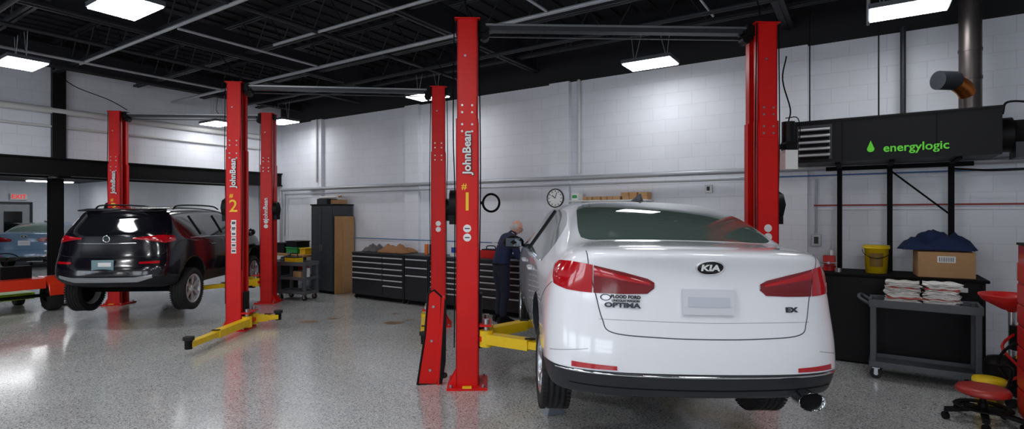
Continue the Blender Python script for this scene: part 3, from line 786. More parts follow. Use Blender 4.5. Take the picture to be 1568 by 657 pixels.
    return b.finish('two_post_lift', M, bevel=.003, recenter=False)
lift(T(1.08, 5.56, 0) @ RZ(2.2), 1.535, 3.70, [(-1, -1, (-.62, -.62), .50), (-1, 1, (-.62, .75), .50), (1, -1, (.75, -.62), .47), (1, 1, (.75, .75), .47)], '1', .50)
lift(T(-2.67, 8.30, 0) @ RZ(5.5), 1.52, 3.72, [(-1, -1, (-1.48, -1.55), .13), (-1, 1, (-1.0, .25), .13), (1, -1, (1.40, -1.55), .13), (1, 1, (1.3, 1.3), .13)], '2', .13)
lift(T(-6.24, 10.52, 0) @ RZ(4), 1.42, 3.72, [(-1, -1, (-.55, -.85), .42), (-1, 1, (-.55, .6), .42), (1, -1, (.55, -.95), .42), (1, 1, (.6, .6), .42)], '3', .42)
# lift power unit beside right column of bay 1
b = B()
b.box((0, 0, .2), (.10, .12, .10), BLK); b.cyl((0, 0, .25), (0, 0, .46), .065, BLK, n=20); b.box((0, 0, .06), (.13, .14, .2), WHITE)
b.tube(spline([(0, 0, .46), (.02, 0, .6), (-.06, 0, .9), (-.02, 0, 1.15)], 5), .008, BLKM, n=6)
b.tube(spline([(.06, 0, .22), (.12, 0, .3), (.1, 0, .5), (-.03, 0, .5)], 5), .006, BLKM, n=6)
b.bar((-.15, 0, .2), (0, 0, .2), .05, .05, BLK)
b.finish('lift_power_unit', T(2.90, 5.62, 2.25), .004)
# steel ramp leaning by post
b = B()
poly = [(-.10, 0), (.10, 0), (.13, .25), (.11, .60), (.10, .90), (.02, .97), (-.04, .93), (-.05, .5)]
b.prism(poly, .03, RED, T(0, 0, 0) @ RX(90))
b.tube([(p[0], -.015, p[1]) for p in poly+[poly[0]]], .012, BLK, n=6)
b.prism([(.10, 0), (.13, .0), (.16, .25), (.13, .9), (.10, .9)], .10, RED, RX(90))
b.prism([(.12, .02), (.15, .02), (.175, .25), (.15, .88), (.13, .88)], .05, BLK, T(0, -.04, 0) @ RX(90))
for z in (.15, .45, .8): b.cyl((.02, -.02, z), (.02, -.035, z), .014, STEEL, n=8)
b.sphere((.17, -.03, .10), (.03, .03, .03), RUB)
b.finish('steel_ramp', T(-.87, 5.50, 0) @ RY(3) @ RZ(8), .003)

# floor stains and chock
def stain(x, y, r, c):
    b = B(); n = 28; vs = [(0, 0, .0015)]
    for i in range(n):
        a = 2*math.pi*i/n; rr = r*(.6+.5*random.random()); vs.append((rr*math.cos(a)*1.3, rr*math.sin(a), .0012))
    b.add(vs, [(0, 1+i, 1+(i+1) % n) for i in range(n)], c)
    b.finish('floor_stain', T(x, y, 0.0005))
SB = mat('rust_stain', (126, 98, 72), .5, noise=.3, nscale=30)
stain(-3.3, 8.7, .15, SB); stain(-1.9, 8.6, .14, SB); stain(-3.0, 8.95, .08, SB); stain(-2.05, 9.4, .07, SB); stain(-3.55, 8.95, .05, SB); stain(-1.7, 8.85, .06, SB)
b = B()
b.prism([(0, 0), (.20, 0), (.16, .03), (.06, .09), (.02, .08)], .11, mat('chock_grey', (120, 126, 134), .6), RX(90))
b.box((.06, 0, .078), (.07, .12, .02), BLK); b.finish('wheel_chock', T(.28, 4.66, 0) @ RZ(25), .006)

# ------------------------------------------------------------------ waste oil heater
b = B()
b.box((12.69, -.68, 2.585), (1.86, .64, .47), BLK)
b.box((12.69, -.68, 2.83), (1.88, .66, .02), BLK)
b.box((11.97, -1.003, 2.585), (.36, .012, .40), DGREY)
for i in range(5): b.box((11.97, -1.012, 2.44+i*.075), (.32, .05, .012), HANDLE, rot=(math.radians(35), 0, 0)); b.box((11.97, -1.008, 2.40+i*.075), (.30, .006, .03), BLKM)
for u in (12.25, 13.1): b.box((u, -1.002, 2.585), (.006, .006, .45), BLKM)
b.text('energylogic', .125, TXTG, T(12.92, -1.004, 2.47) @ RX(90), .001, .002)
b.lathe([(0, 0), (.035, 0), (.035, .004), (0, .004)], TXTG, T(12.52, -1.004, 2.47) @ RX(90), n=16); b.prism([(-.03, 0), (.03, 0), (0, .08)], .004, TXTG, T(12.52, -1.006, 2.485) @ RX(90))
b.cyl((13.62, -.68, 2.57), (13.74, -.68, 2.57), .18, BLK, n=32); b.cyl((13.74, -.68, 2.57), (14.1, -.68, 2.57), .15, BLKM, n=32)
b.box((13.9, -.68, 2.40), (.3, .3, .16), DGREY)
b.tube(spline([(13.9, -.7, 2.32), (14.0, -.8, 2.22), (13.6, -.8, 2.2), (13.3, -.5, 2.25)], 6), .012, BLK)
b.tube(spline([(13.7, -.5, 2.82), (13.75, -.45, 2.95), (13.95, -.5, 2.9), (14.05, -.6, 2.7)], 6), .012, BLK)
for u in (11.9, 12.6, 13.45):
    b.cyl((u, -.68, 2.8), (u, -.68, 4.25), .009, BLK, n=6)
b.finish('waste_oil_heater', ROOM, .004)
b = B()
for u in (12.2, 12.72, 13.3):
    b.bar((u, -.24, 1.05), (u, -.24, 2.31), .055, .055, BLKM)
b.bar((12.05, -.24, 2.32), (13.5, -.24, 2.32), .05, .05, BLKM)
for u in (12.2, 12.72, 13.3): b.bar((u, -.24, 2.33), (u, -.9, 2.335), .05, .02, BLKM)
b.bar((12.72, -.24, 2.28), (13.28, -.24, 1.75), .02, .02, BLKM)
b.finish('heater_stand', ROOM, .003)
b = B(); b.cyl((12.85, -.24, 2.45), (12.85, -.24, 3.99), .03, DGREY); b.finish('conduit_pipe', ROOM)
# flue
FL = mat('flue_steel', (92, 86, 84), .35, metal=.75, noise=.25, nscale=8); FLO = mat('flue_orange', (205, 120, 60), .3, metal=.9)
b = B()
b.cyl((13.42, -.62, 2.845), (13.42, -.62, 4.9), .10, FL, n=28)
for z in (2.86, 3.2, 3.5, 4.1): b.cyl((13.42, -.62, z), (13.42, -.62, z+.03), .106, FL, n=28)
b.tube(spline([(13.42, -.62, 3.00), (13.36, -.69, 3.10), (13.26, -.77, 3.17), (13.16, -.85, 3.18)], 6), .085, FLO, n=20)  # elbow in an orange metal colour
b.cyl((13.28, -.75, 3.18), (13.12, -.88, 3.18), .10, DGREY, n=24)
b.finish('flue_pipe', ROOM)

# ------------------------------------------------------------------ oil tank bench and things on it
b = B()
b.box((12.78, -.42, .52), (1.50, .66, 1.0), BLK); b.box((12.78, -.42, 1.03), (1.56, .74, .03), BLKM)
b.box((12.78, -.42, .015), (1.4, .6, .03), BLKM)
for u in (12.05, 13.51): b.box((u, -.77, .5), (.03, .03, .98), BLK)
b.box((13.35, -.76, .93), (.07, .01, .05), TXTW); b.cyl((12.2, -.6, 1.04), (12.2, -.6, 1.09), .04, STEEL)
b.finish('oil_tank_bench', ROOM, .006)
# bucket
def bucket(M, m, r=.14, h=.36):
    b = B()
    b.lathe([(0, 0), (r*.86, 0), (r, h), (r+.008, h), (r+.008, h-.02), (r+.012, h-.02), (r+.012, h-.04), (r, h-.04)], m, n=32)
    b.lathe([(0, h*1.0), (r+.004, h*1.0), (r+.012, h-.01)], m, n=32)
    b.tube([(math.cos(t)*(r+.015), -.03-.11*math.sin(t), h-.05-.10*math.sin(t)) for t in [math.pi*i/12 for i in range(13)]], .004, BLK, n=6)
    vs = []; n = 10
    for i in range(n+1):
        a = math.radians(-125+70*i/n)
        for z in (.08, .24): vs.append((math.cos(a)*(r*.86+(r*.14)*z/h+.002), math.sin(a)*(r*.86+(r*.14)*z/h+.002), z))
    b.add(vs, [(2*i, 2*i+2, 2*i+3, 2*i+1) for i in range(n)], mat('pail_label', (120, 90, 20), .5), True)
    return b.finish('plastic_bucket', M)
YB = mat('yellow_bucket', (236, 200, 24), .4)
bucket(ROOM @ T(12.58, -.48, 1.046), YB, .125, .33)
b = B(); b.box((0, 0, .14), (.50, .36, .28), CARD); b.box((0, -.181, .2), (.16, .004, .07), TXTW); b.box((0, 0, .282), (.5, .05, .003), WOOD)
for i in range(9): b.box((-.06+i*.015, -.184, .2), (.006, .003, .05), TXTB)
b.finish('cardboard_box', ROOM @ T(13.2, -.50, 1.046) @ RZ(4), .004)
def cloth(name, M, sx, sy, h, m, seed, n=22, drape=.0):
    rnd = random.Random(seed); ph = [rnd.uniform(0, 6) for _ in range(8)]
    b = B(); vs = []
    for i in range(n+1):
        for j in range(n+1):
            u = i/n*2-1; v = j/n*2-1
            e = max(abs(u), abs(v))
            x = u*sx/2*(1+.08*math.sin(4*v+ph[0])); y = v*sy/2*(1+.08*math.sin(5*u+ph[1]))
            z = h*(1-e**3)*(.75+.18*math.sin(7*u+ph[2]+3*v)+.12*math.sin(11*v+ph[3]-4*u)+.08*math.sin(19*u+ph[4]))
            if e > .9: z -= drape*(.6+.4*math.sin(9*(u-v)+ph[5]))
            vs.append((x, y, max(z, .002-drape)))
    k = n+1
    b.add(vs, [(i*k+j, (i+1)*k+j, (i+1)*k+j+1, i*k+j+1) for i in range(n) for j in range(n)], m, True)
    o = b.finish(name, M); sd = o.modifiers.new('t', 'SOLIDIFY'); sd.thickness = .008; return o
cloth('towel_pile', ROOM @ T(13.14, -.50, 1.34), .66, .32, .21, BLUE, 3)
# vise
b = B(); b.cyl((0, 0, 0), (0, 0, .06), .07, REDP); b.box((0, 0, .11), (.11, .22, .09), REDP); b.box((0, -.12, .14), (.13, .04, .10), REDP); b.box((0, -.06, .14), (.13, .03, .10), DGREY)
b.cyl((0, -.14, .11), (0, -.24, .11), .014, STEEL); b.cyl((-.09, -.23, .11), (.09, -.23, .11), .007, STEEL); b.cyl((.02, .1, .15), (.02, .13, .24), .02, WHITE)
b.finish('bench_vise', ROOM @ T(12.10, -.45, 1.046), .006)

# ------------------------------------------------------------------ service carts
def cart(M, L, W, H, m, shelves=(0.0, .5, 1.0)):
    b = B(); z0 = .13
    for k in (-1, 1):
        for j in (-1, 1):
            b.box((k*(L/2-.035), j*(W/2-.035), (z0+H)/2), (.05, .05, H-z0-.02), m)
            x, y = k*(L/2-.06), j*(W/2-.06)
            b.cyl((x, y-.016, .055), (x, y+.016, .055), .055, RUB, n=20); b.cyl((x, y-.02, .055), (x, y+.02, .055), .02, STEEL)
            b.box((x, y, .115), (.07, .07, .012), STEEL)
            for q in (-.024, .024): b.box((x, y+q, .085), (.035, .005, .07), STEEL)
    for t in shelves:
        z = z0+.01+(H-z0-.08)*t
        b.box((0, 0, z), (L, W, .02), m)
        hh = .07 if t > .9 else .05
        for k in (-1, 1):
            b.box((k*(L/2-.01), 0, z+hh/2), (.025, W, hh), m); b.box((0, k*(W/2-.01), z+hh/2), (L, .025, hh), m)
    b.tube(spline([(-L/2, -W/2+.04, H-.05), (-L/2-.08, -W/2+.05, H+.0), (-L/2-.10, 0, H+.01), (-L/2-.08, W/2-.05, H+.0), (-L/2, W/2-.04, H-.05)], 5), .016, m)
    return b.finish('utility_cart', M, .004)
cart(ROOM @ T(12.97, -1.16, 0) @ RZ(-2), .92, .44, .84, GREY, (0, 1.0))
cart(T(-4.42, 11.05, 0) @ RZ(-20), .72, .42, .78, GREY)
def rags(M, seed):
    rnd = random.Random(seed); b = B()
    cols = [mat('rag_white', (230, 229, 226), .9, bump=.4, nscale=50), mat('rag_grey', (206, 203, 198), .9), mat('rag_red_stripe', (190, 84, 80), .9)]
    z = 0
    for i in range(21):
        t = rnd.uniform(.009, .013); n = 10
        c = cols[2] if i % 9 == 6 else cols[rnd.choice((0, 0, 1))]
        L_ = .28+rnd.uniform(-.03, .03); W_ = .24+rnd.uniform(-.03, .02); a = rnd.uniform(-.2, .2); ox = rnd.uniform(-.015, .015)
        vs = []; ph = rnd.uniform(0, 6)
        for k in range(n+1):
            x = (k/n-.5)*L_; w = .006*math.sin(k*1.3+ph)
            for yy, zz in ((-W_/2, 0), (-W_/2-.006, t/2), (-W_/2, t), (W_/2, t), (W_/2+.006, t/2), (W_/2, 0)):
                vs.append((x+ox, yy+w, z+zz+w*.6+.005))
        fs = [(k*6+j, (k+1)*6+j, (k+1)*6+(j+1) % 6, k*6+(j+1) % 6) for k in range(n) for j in range(6)]+[(5, 4, 3, 2, 1, 0), tuple(n*6+j for j in range(6))]
        b.add(vs, fs, c, True, RZ(math.degrees(a))); z += t
    b.finish('rag_stack', M)
rags(ROOM @ T(12.80, -1.12, .79), 1); rags(ROOM @ T(13.13, -1.13, .79), 5)
# items on small cart
b = B(); b.box((0, 0, .06), (.3, .2, .12), YEL); b.box((0, 0, .13), (.28, .18, .02), BLK); b.tube(spline([(-.1, 0, .14), (-.08, 0, .2), (.08, 0, .2), (.1, 0, .14)], 4), .01, BLK)
b.finish('tool_case', T(-4.5, 11.05, .73) @ RZ(-20), .006)
b = B(); b.box((0, 0, .07), (.2, .2, .14), CARD); b.cyl((.16, .04, 0), (.16, .04, .2), .035, WHITE); b.cyl((.16, .04, .2), (.16, .04, .24), .015, REDP); b.box((0, 0, .145), (.18, .18, .01), DGREY)
b.finish('parts_box', T(-4.35, 11.02, .44) @ RZ(-20))

# ------------------------------------------------------------------ right edge: drain, stool, buckets, red cabinet
b = B()
b.cyl((0, 0, .10), (0, 0, .36), .20, BLK, n=28); b.lathe([(.20, .36), (.18, .40), (.05, .43)], BLK, n=28)
b.cyl((0, 0, .4), (0, 0, .88), .025, STEEL)
b.lathe([(.03, .84), (.06, .88), (.20, .96), (.23, 1.0), (.24, 1.0), (.24, .985), (.21, .94), (.07, .86)], REDP, n=36)
b.box((0, -.1, .62), (.16, .08, .22), BLK); b.cyl((0, -.15, .66), (0, -.16, .66), .05, WHITE, n=20)
for i in range(4):
    a = math.pi/4+i*math.pi/2; b.cyl((math.cos(a)*.18-.015, math.sin(a)*.18, .05), (math.cos(a)*.18+.015, math.sin(a)*.18, .05), .05, RUB, n=16)
    b.box((math.cos(a)*.18, math.sin(a)*.18, .1), (.06, .06, .02), STEEL)
b.tube(spline([(.05, -.1, .42), (-.15, -.2, .6), (-.22, -.1, .4), (-.15, -.2, .2), (-.1, -.22, .3)], 6), .012, BLK)
b.tube(spline([(.0, -.1, .70), (-.2, -.12, .55), (-.1, -.2, .35), (-.2, -.18, .25)], 6), .012, REDP)
b.cyl((-.1, -.18, .45), (-.06, -.2, .7), .025, YEL); b.finish('oil_drain_caddy', T(4.62, 4.95, 0))
b = B()
b.lathe([(0, .235), (.15, .235), (.18, .25), (.185, .27), (.17, .295), (.12, .303), (0, .30)], mat('red_vinyl', (158, 44, 38), .4, bump=.15), n=36)
b.cyl((0, 0, .10), (0, 0, .24), .022, BLK); b.cyl((0, 0, .08), (0, 0, .17), .035, BLK)
for i in range(5):
    a = 2*math.pi*i/5+.3; x, y = math.cos(a)*.26, math.sin(a)*.26
    b.bar((0, 0, .12), (x, y, .085), .05, .03, BLK); b.cyl((x-.014, y, .032), (x+.014, y, .032), .032, BLK, n=16); b.cyl((x, y, .04), (x, y, .09), .012, BLK)
b.tube(spline([(.12, .05, .24), (.24, .05, .26), (.26, .02, .40), (.20, -.02, .47), (.10, .0, .48)], 6), .013, BLK)
b.lathe([(.15, .13), (.19, .14), (.2, .13), (.15, .12)], BLK, n=30)
b.finish('mechanic_stool', T(3.94, 4.48, 0))
bucket(T(4.26, 4.78, 0) @ RZ(20), YB, .11, .28)
b = B()
b.box((0, 0, .80), (.5, .5, 1.38), mat('cabinet_red', (186, 20, 20), .35, coat=.4))
for i in range(7):
    b.box((0, -.256, .25+i*.17), (.44, .012, .15), REDP); b.box((0, -.268, .30+i*.17), (.40, .015, .015), STEEL)
    b.box((-.256, 0, .25+i*.17), (.012, .44, .15), REDP)
for k in (-1, 1):
    for j in (-1, 1): b.cyl((k*.2-.015, j*.2, .055), (k*.2+.015, j*.2, .055), .055, RUB, n=16); b.box((k*.2, j*.2, .1), (.06, .06, .03), STEEL)
b.box((0, 0, 1.50), (.52, .52, .02), BLK)
b.finish('red_tool_cabinet', T(4.245, 4.07, 0) @ RZ(-33.3), .005)
# ladder leaning on back wall at right edge
b = B()
for x in (-.2, .2): b.box((x, 0, .88), (.025, .06, 1.76), GREY)
for i in range(5): b.cyl((-.2, 0, .25+i*.3), (.2, 0, .25+i*.3), .014, GREY, n=8)
b.finish('step_ladder', ROOM @ T(14.25, -.40, 0) @ RX(-7), .003)

# ------------------------------------------------------------------ back wall furniture
TB = mat('tool_chest_black', (30, 32, 38), .4, coat=.15)
def chest(M, W, H, cols, top):
    b = B(); D = .56
    b.box((W/2, -D/2, .09+(H-.09)/2), (W, D, H-.09), TB)
    b.box((W/2, -D/2, H+.015), (W+.01, D+.02, .03), top)
    b.box((W/2, -D/2+.03, .05), (W-.06, D-.08, .08), BLKM)
    x = .02; cw = (W-.04)/sum(c[0] for c in cols)
    for frac, rows in cols:
        w = frac*cw; hh = (H-.15)/sum(rows); z = .12
        for r in rows:
            h = r*hh
            b.box((x+w/2, -D-.008, z+h/2), (w-.015, .018, h-.012), TB)
            b.box((x+w/2, -D-.024, z+h-.026), (w-.03, .02, .022), HANDLE)
            z += h
        x += w
    for px in (.06, W-.06): b.cyl((px-.015, -D+.06, .04), (px+.015, -D+.06, .04), .04, RUB, n=14)
    return b.finish('tool_chest', M, .003)
chest(ROOM @ T(3.50, -.10, 0), 1.50, .93, [(1.6, (3, 1, 1, 1, 1)), (1, (2, 1, 1, 1, 1, 1))], DGREY)
chest(ROOM @ T(5.02, -.10, 0), .62, .93, [(1, (3, 1, 1))], DGREY)
chest(ROOM @ T(5.66, -.10, 0), .95, .93, [(1, (2, 1, 1, 1, 1, 1, 1))], DGREY)
chest(ROOM @ T(6.63, -.10, 0), 1.40, .93, [(1, (2, 1.3, 1, 1, 1, 1)), (1, (2, 1.3, 1, 1, 1, 1))], DGREY)
chest(ROOM @ T(8.70, -.10, 0), 1.60, .93, [(1, (2, 1.3, 1, 1, 1, 1)), (1, (2, 1.3, 1, 1, 1, 1))], DGREY)
cloth('work_jacket', ROOM @ T(4.5, -.38, .965), .75, .42, .17, mat('brown_canvas', (150, 108, 72), .9, bump=.5), 11)
cloth('shop_coat', ROOM @ T(3.85, -.36, .965), .4, .35, .15, mat('grey_cloth', (96, 92, 92), .9, bump=.5), 14)
b = B(); b.box((0, 0, .07), (.35, .2, .14), REDP); b.box((0, 0, .15), (.3, .18, .02), BLK); b.tube(spline([(-.1, 0, .15), (-.08, 0, .21), (.08, 0, .21), (.1, 0, .15)], 4), .01, BLK); b.finish('toolbox', ROOM @ T(6.85, -.35, .96), .006)
b = B(); b.box((0, 0, .12), (.2, .25, .24), WHITE); b.box((0, -.127, .12), (.14, .006, .1), mat('label_blue', (40, 80, 160), .5)); b.finish('parts_carton', ROOM @ T(6.1, -.35, .96))
b = B(); b.cyl((0, 0, 0), (0, 0, .2), .04, mat('spray_orange', (220, 110, 30), .4)); b.cyl((0, 0, .2), (0, 0, .24), .02, WHITE); b.cyl((.12, 0, 0), (.12, 0, .2), .04, BLUE); b.cyl((.12, 0, .2), (.12, 0, .24), .02, WHITE); b.finish('spray_cans', ROOM @ T(5.3, -.35, .96))
# locker
b = B(); LK = mat('locker_charcoal', (58, 62, 68), .5, noise=.1)
b.box((2.42, -.32, 1.0), (.74, .54, 1.88), LK); b.box((2.42, -.32, .04), (.7, .5, .06), BLKM)
for k in (-1, 1):
    b.box((2.42+k*.18, -.598, 1.0), (.35, .016, 1.82), LK); b.box((2.42+k*.03, -.615, 1.0), (.015, .02, .16), STEEL)
b.box((2.42, -.32, 1.955), (.78, .58, .03), BLK)
b.finish('storage_locker', ROOM, .004)
b = B(); b.box((0, 0, .85), (.02, .52, 1.70), WOOD); b.box((.016, .1, .8), (.012, .3, 1.58), CARD)
b.finish('plywood_sheet', ROOM @ T(2.84, -.32, 0), .002)
b = B()
b.box((-.15, 0, .06), (.35, .3, .12), DGREY); b.cyl((-.3, -.1, .15), (.32, -.1, .15), .03, OFFW); b.cyl((-.3, .0, .16), (.32, .0, .17), .025, WOOD); b.box((.18, .05, .05), (.25, .25, .1), CARD)
b.finish('locker_clutter', ROOM @ T(2.42, -.33, 1.972))
# corner workbench with bins
b = B(); b.box((1.15, -.38, .80), (1.5, .6, .05), WOOD)
for x in (.45, 1.85):
    for y in (-.13, -.63): b.box((x, y, .39), (.06, .06, .78), DGREY)
b.box((1.15, -.38, .3), (1.45, .55, .03), DGREY); b.finish('workbench', ROOM, .004)
def bin_(M, m, L=.4, W=.3, H=.2):
    b = B(); b.box((0, 0, .01), (L-.04, W-.04, .02), m)
    for k in (-1, 1):
        b.box((k*(L/2-.01), 0, H/2), (.015, W, H), m); b.box((0, k*(W/2-.01), H/2), (L, .015, H), m)
    b.box((0, 0, H-.01), (L+.03, W+.03, .02), m); return b.finish('storage_bin', M, .004)
bin_(ROOM @ T(.80, -.4, .826), BLK, .42, .35, .24); bin_(ROOM @ T(1.28, -.4, .826), GREEN, .42, .34, .15); bin_(ROOM @ T(1.28, -.4, .98), BLK, .42, .34, .14); bin_(ROOM @ T(1.66, -.4, .826), YEL, .2, .3, .14)
bin_(ROOM @ T(1.1, -.4, .316), REDP, .5, .4, .26)
b = B(); b.cyl((0, 0, .08), (0, 0, .72), .19, BLK, n=24); b.lathe([(.19, .72), (.17, .8), (0, .84)], BLK, n=24); b.cyl((0, 0, .84), (0, 0, .9), .03, STEEL)
for a in (0, 2.1, 4.2): b.box((math.cos(a)*.15, math.sin(a)*.15, .04), (.05, .05, .08), BLK)
b.finish('air_tank', ROOM @ T(1.75, -.95, 0))
# clock
b = B(); Mc = T(8.03, -.095, 2.02) @ RX(90)
b.lathe([(0, .012), (.15, .012)], WHITE, Mc, n=40); b.lathe([(.145, .0), (.145, .02), (.155, .026), (.165, .02), (.165, 0)], DGREY, Mc, n=40)
for i in range(12):
    a = i*math.pi/6; b.box((8.03+.12*math.sin(a), -.109, 2.02+.12*math.cos(a)), (.012, .003, .025), TXTB, rot=(0, a, 0))
b.bar((8.03, -.112, 2.02), (7.97, -.112, 2.07), .004, .012, TXTB); b.bar((8.03, -.112, 2.02), (8.06, -.112, 2.12), .004, .009, TXTB)
b.box((8.03, -.097, 2.02), (.2, .006, .2), DGREY)
b.finish('wall_clock', ROOM)
b = B(); b.box((9.05, -.15, 1.96), (1.35, .28, .025), OFFW)
for u in (8.6, 9.5): b.prism([(0, 0), (.24, 0), (0, -.2)], .02, GREY, T(u, -.01, 1.947) @ RZ(-90) @ RX(90))
b.finish('wall_shelf', ROOM, .003)
b = B(); rnd = random.Random(4)
b.box((8.47, -.15, 1.974+.06), (.12, .2, .12), WHITE); b.box((8.47, -.252, 1.974+.06), (.09, .004, .05), GREEN)
x = 8.60
while x < 9.58:
    w = rnd.uniform(.07, .15); n = rnd.choice((1, 2, 2))
    for k in range(n): b.box((x+w/2+rnd.uniform(-.01, .01), -.14, 1.974+.028+k*.056), (w-.01, .2, .055), rnd.choice((WOOD, CARD)))
    x += w+.01
b.finish('wood_blocks', ROOM, .002)

# ------------------------------------------------------------------ riding mower at the bay opening
b = B(); OR = mat('mower_red', (220, 52, 22), .35, coat=.4)
TY = [(.12, -.09), (.2, -.11), (.27, -.09), (.285, -.04), (.285, .04), (.27, .09), (.2, .11), (.12, .09)]
for x in (0, -.95):
    b.lathe(TY, RUB, T(x, 0, .285) @ RY(90), n=32)
    b.lathe([(0, -.05), (.13, -.06), (.13, .06), (0, .05)], mat('rim_dark', (70, 70, 72), .4), T(x, 0, .285) @ RY(90), n=24)
b.prism([(-.34, .30), (-.30, .50), (-.10, .62), (.16, .62), (.32, .50), (.36, .38), (.30, .42), (.12, .55), (-.12, .55), (-.27, .45)], .26, OR, T(-.02, 0, 0) @ RZ(90) @ RX(90))
b.box((-.48, .3, .52), (.62, 1.1, .18), OR); b.box((-.48, .75, .66), (.50, .6, .14), OR); b.box((-.48, .1, .68), (.42, .1, .3), BLK); b.box((-.48, .28, .62), (.42, .4, .1), BLK)
b.box((-.48, .9, .22), (.9, .5, .12), mat('lime_green', (150, 200, 40), .4))
for x in (-.1, -.86): b.cyl((x-.06, 1.2, .15), (x+.06, 1.2, .15), .15, RUB, n=20)
b.cyl((-.95, 0, .285), (0, 0, .285), .03, BLK); b.cyl((-.86, 1.2, .15), (-.1, 1.2, .15), .02, BLK); b.cyl((-.48, .6, .7), (-.48, .5, .95), .02, BLK)
b.lathe([(.13, 0), (.15, .012), (.17, 0), (.15, -.012)], BLK, T(-.48, .49, .97) @ RX(25), n=24, close=True)
b.finish('riding_mower', T(-8.40, 9.78, 0) @ RZ(60), .006)

# ------------------------------------------------------------------ mechanic
def skin(verts, edges, rad, lvl=2):
    me = bpy.data.meshes.new('sk'); me.from_pydata(verts, edges, []); me.update()
    ob = bpy.data.objects.new('sk', me); sc.collection.objects.link(ob)
    sm = ob.modifiers.new('s', 'SKIN'); sm.use_smooth_shade = True
    d = me.skin_vertices[0].data
    for i, r in enumerate(rad):
        r = r if hasattr(r, '__len__') else (r, r)
        d[i].radius = r; d[i].use_root = (i == 0)
    ss = ob.modifiers.new('u', 'SUBSURF'); ss.levels = lvl; ss.render_levels = lvl
    dg = bpy.context.evaluated_depsgraph_get(); dg.update()
    m2 = bpy.data.meshes.new_from_object(ob.evaluated_get(dg)); bpy.data.objects.remove(ob)
    return m2
man = bpy.data.objects.new('mechanic_man', None); sc.collection.objects.link(man)
man.matrix_world = T(-.18, 8.66, 0) @ RZ(28)     # local +x = the way he faces
V = [(0, 0, .91), (.02, 0, 1.03), (.07, 0, 1.18), (.13, 0, 1.32), (.19, 0, 1.40), (.235, 0, 1.455),
     (-.005, -.095, .86), (.03, -.105, .48), (-.03, -.11, .085), (-.005, .095, .86), (.05, .105, .48), (.0, .11, .085),
     (.13, -.17, 1.345), (.15, -.225, 1.20), (.19, -.245, 1.06), (.33, -.21, 1.01), (.42, -.17, 1.0),
     (.14, .17, 1.345), (.17, .225, 1.20), (.22, .24, 1.06), (.36, .19, 1.03), (.44, .14, 1.03)]
E = [(0, 1), (1, 2), (2, 3), (3, 4), (4, 5), (0, 6), (6, 7), (7, 8), (0, 9), (9, 10), (10, 11), (3, 12), (12, 13), (13, 14), (14, 15), (15, 16), (3, 17), (17, 18), (18, 19), (19, 20), (20, 21)]
Rr = [(.165, .14), (.17, .14), (.175, .14), (.175, .13), (.09, .08), (.055, .055), (.11, .105), (.078, .075), (.058, .058), (.11, .105), (.078, .075), (.058, .058),
      (.082, .078), (.066, .066), (.056, .056), (.045, .045), (.03, .032), (.082, .078), (.066, .066), (.056, .056), (.045, .045), (.03, .032)]
m2 = skin(V, E, Rr)
NAVY = mat('navy_shirt', (24, 33, 68), .85, bump=.3, nscale=25); TR = mat('navy_trousers', (22, 26, 44), .85, bump=.3, nscale=20)
SKIN = mat('skin', (226, 172, 150), .55); HAIR = mat('grey_hair', (196, 194, 190), .8)
for m in (NAVY, TR, SKIN): m2.materials.append(m)
for p in m2.polygons:
    c = p.center; p.use_smooth = True
    p.material_index = 1 if (c.z < .93 and c.x < .25) else 0
    if c.x > .40 and .9 < c.z < 1.15: p.material_index = 2
    if c.z > 1.425 and c.x > .17: p.material_index = 2
m2.name = 'body'; o = bpy.data.objects.new('body', m2); sc.collection.objects.link(o); o.parent = man
# hands
for sg, w in ((-1, Vector((.42, -.17, 1.0))), (1, Vector((.44, .14, 1.03)))):
    hv = [w, w+Vector((.045, 0, -.008)), w+Vector((.085, 0, -.014))]; he = [(0, 1), (1, 2)]; hr = [(.024, .03), (.032, .018), (.032, .014)]
    for k, (off, ln) in enumerate(((-.027, .065), (-.009, .075), (.010, .07), (.028, .055))):
        b0 = len(hv); base = w+Vector((.09, off, -.014))
        hv += [base, base+Vector((ln*.45, 0, -.008)), base+Vector((ln*.8, 0, -.03)), base+Vector((ln*.85, 0, -.05))]
        he += [(2, b0), (b0, b0+1), (b0+1, b0+2), (b0+2, b0+3)]; hr += [.0095, .009, .0085, .0075]
    b0 = len(hv); t = w+Vector((.035, -sg*.03, -.01)); hv += [t, t+Vector((.03, -sg*.02, -.015)), t+Vector((.055, -sg*.02, -.03))]
    he += [(1, b0), (b0, b0+1), (b0+1, b0+2)]; hr += [.012, .011, .009]
    hm = skin(hv, he, hr, 1); hm.materials.append(SKIN); hm.name = 'hand'
    for p in hm.polygons: p.use_smooth = True
    o = bpy.data.objects.new('hand', hm); sc.collection.objects.link(o); o.parent = man
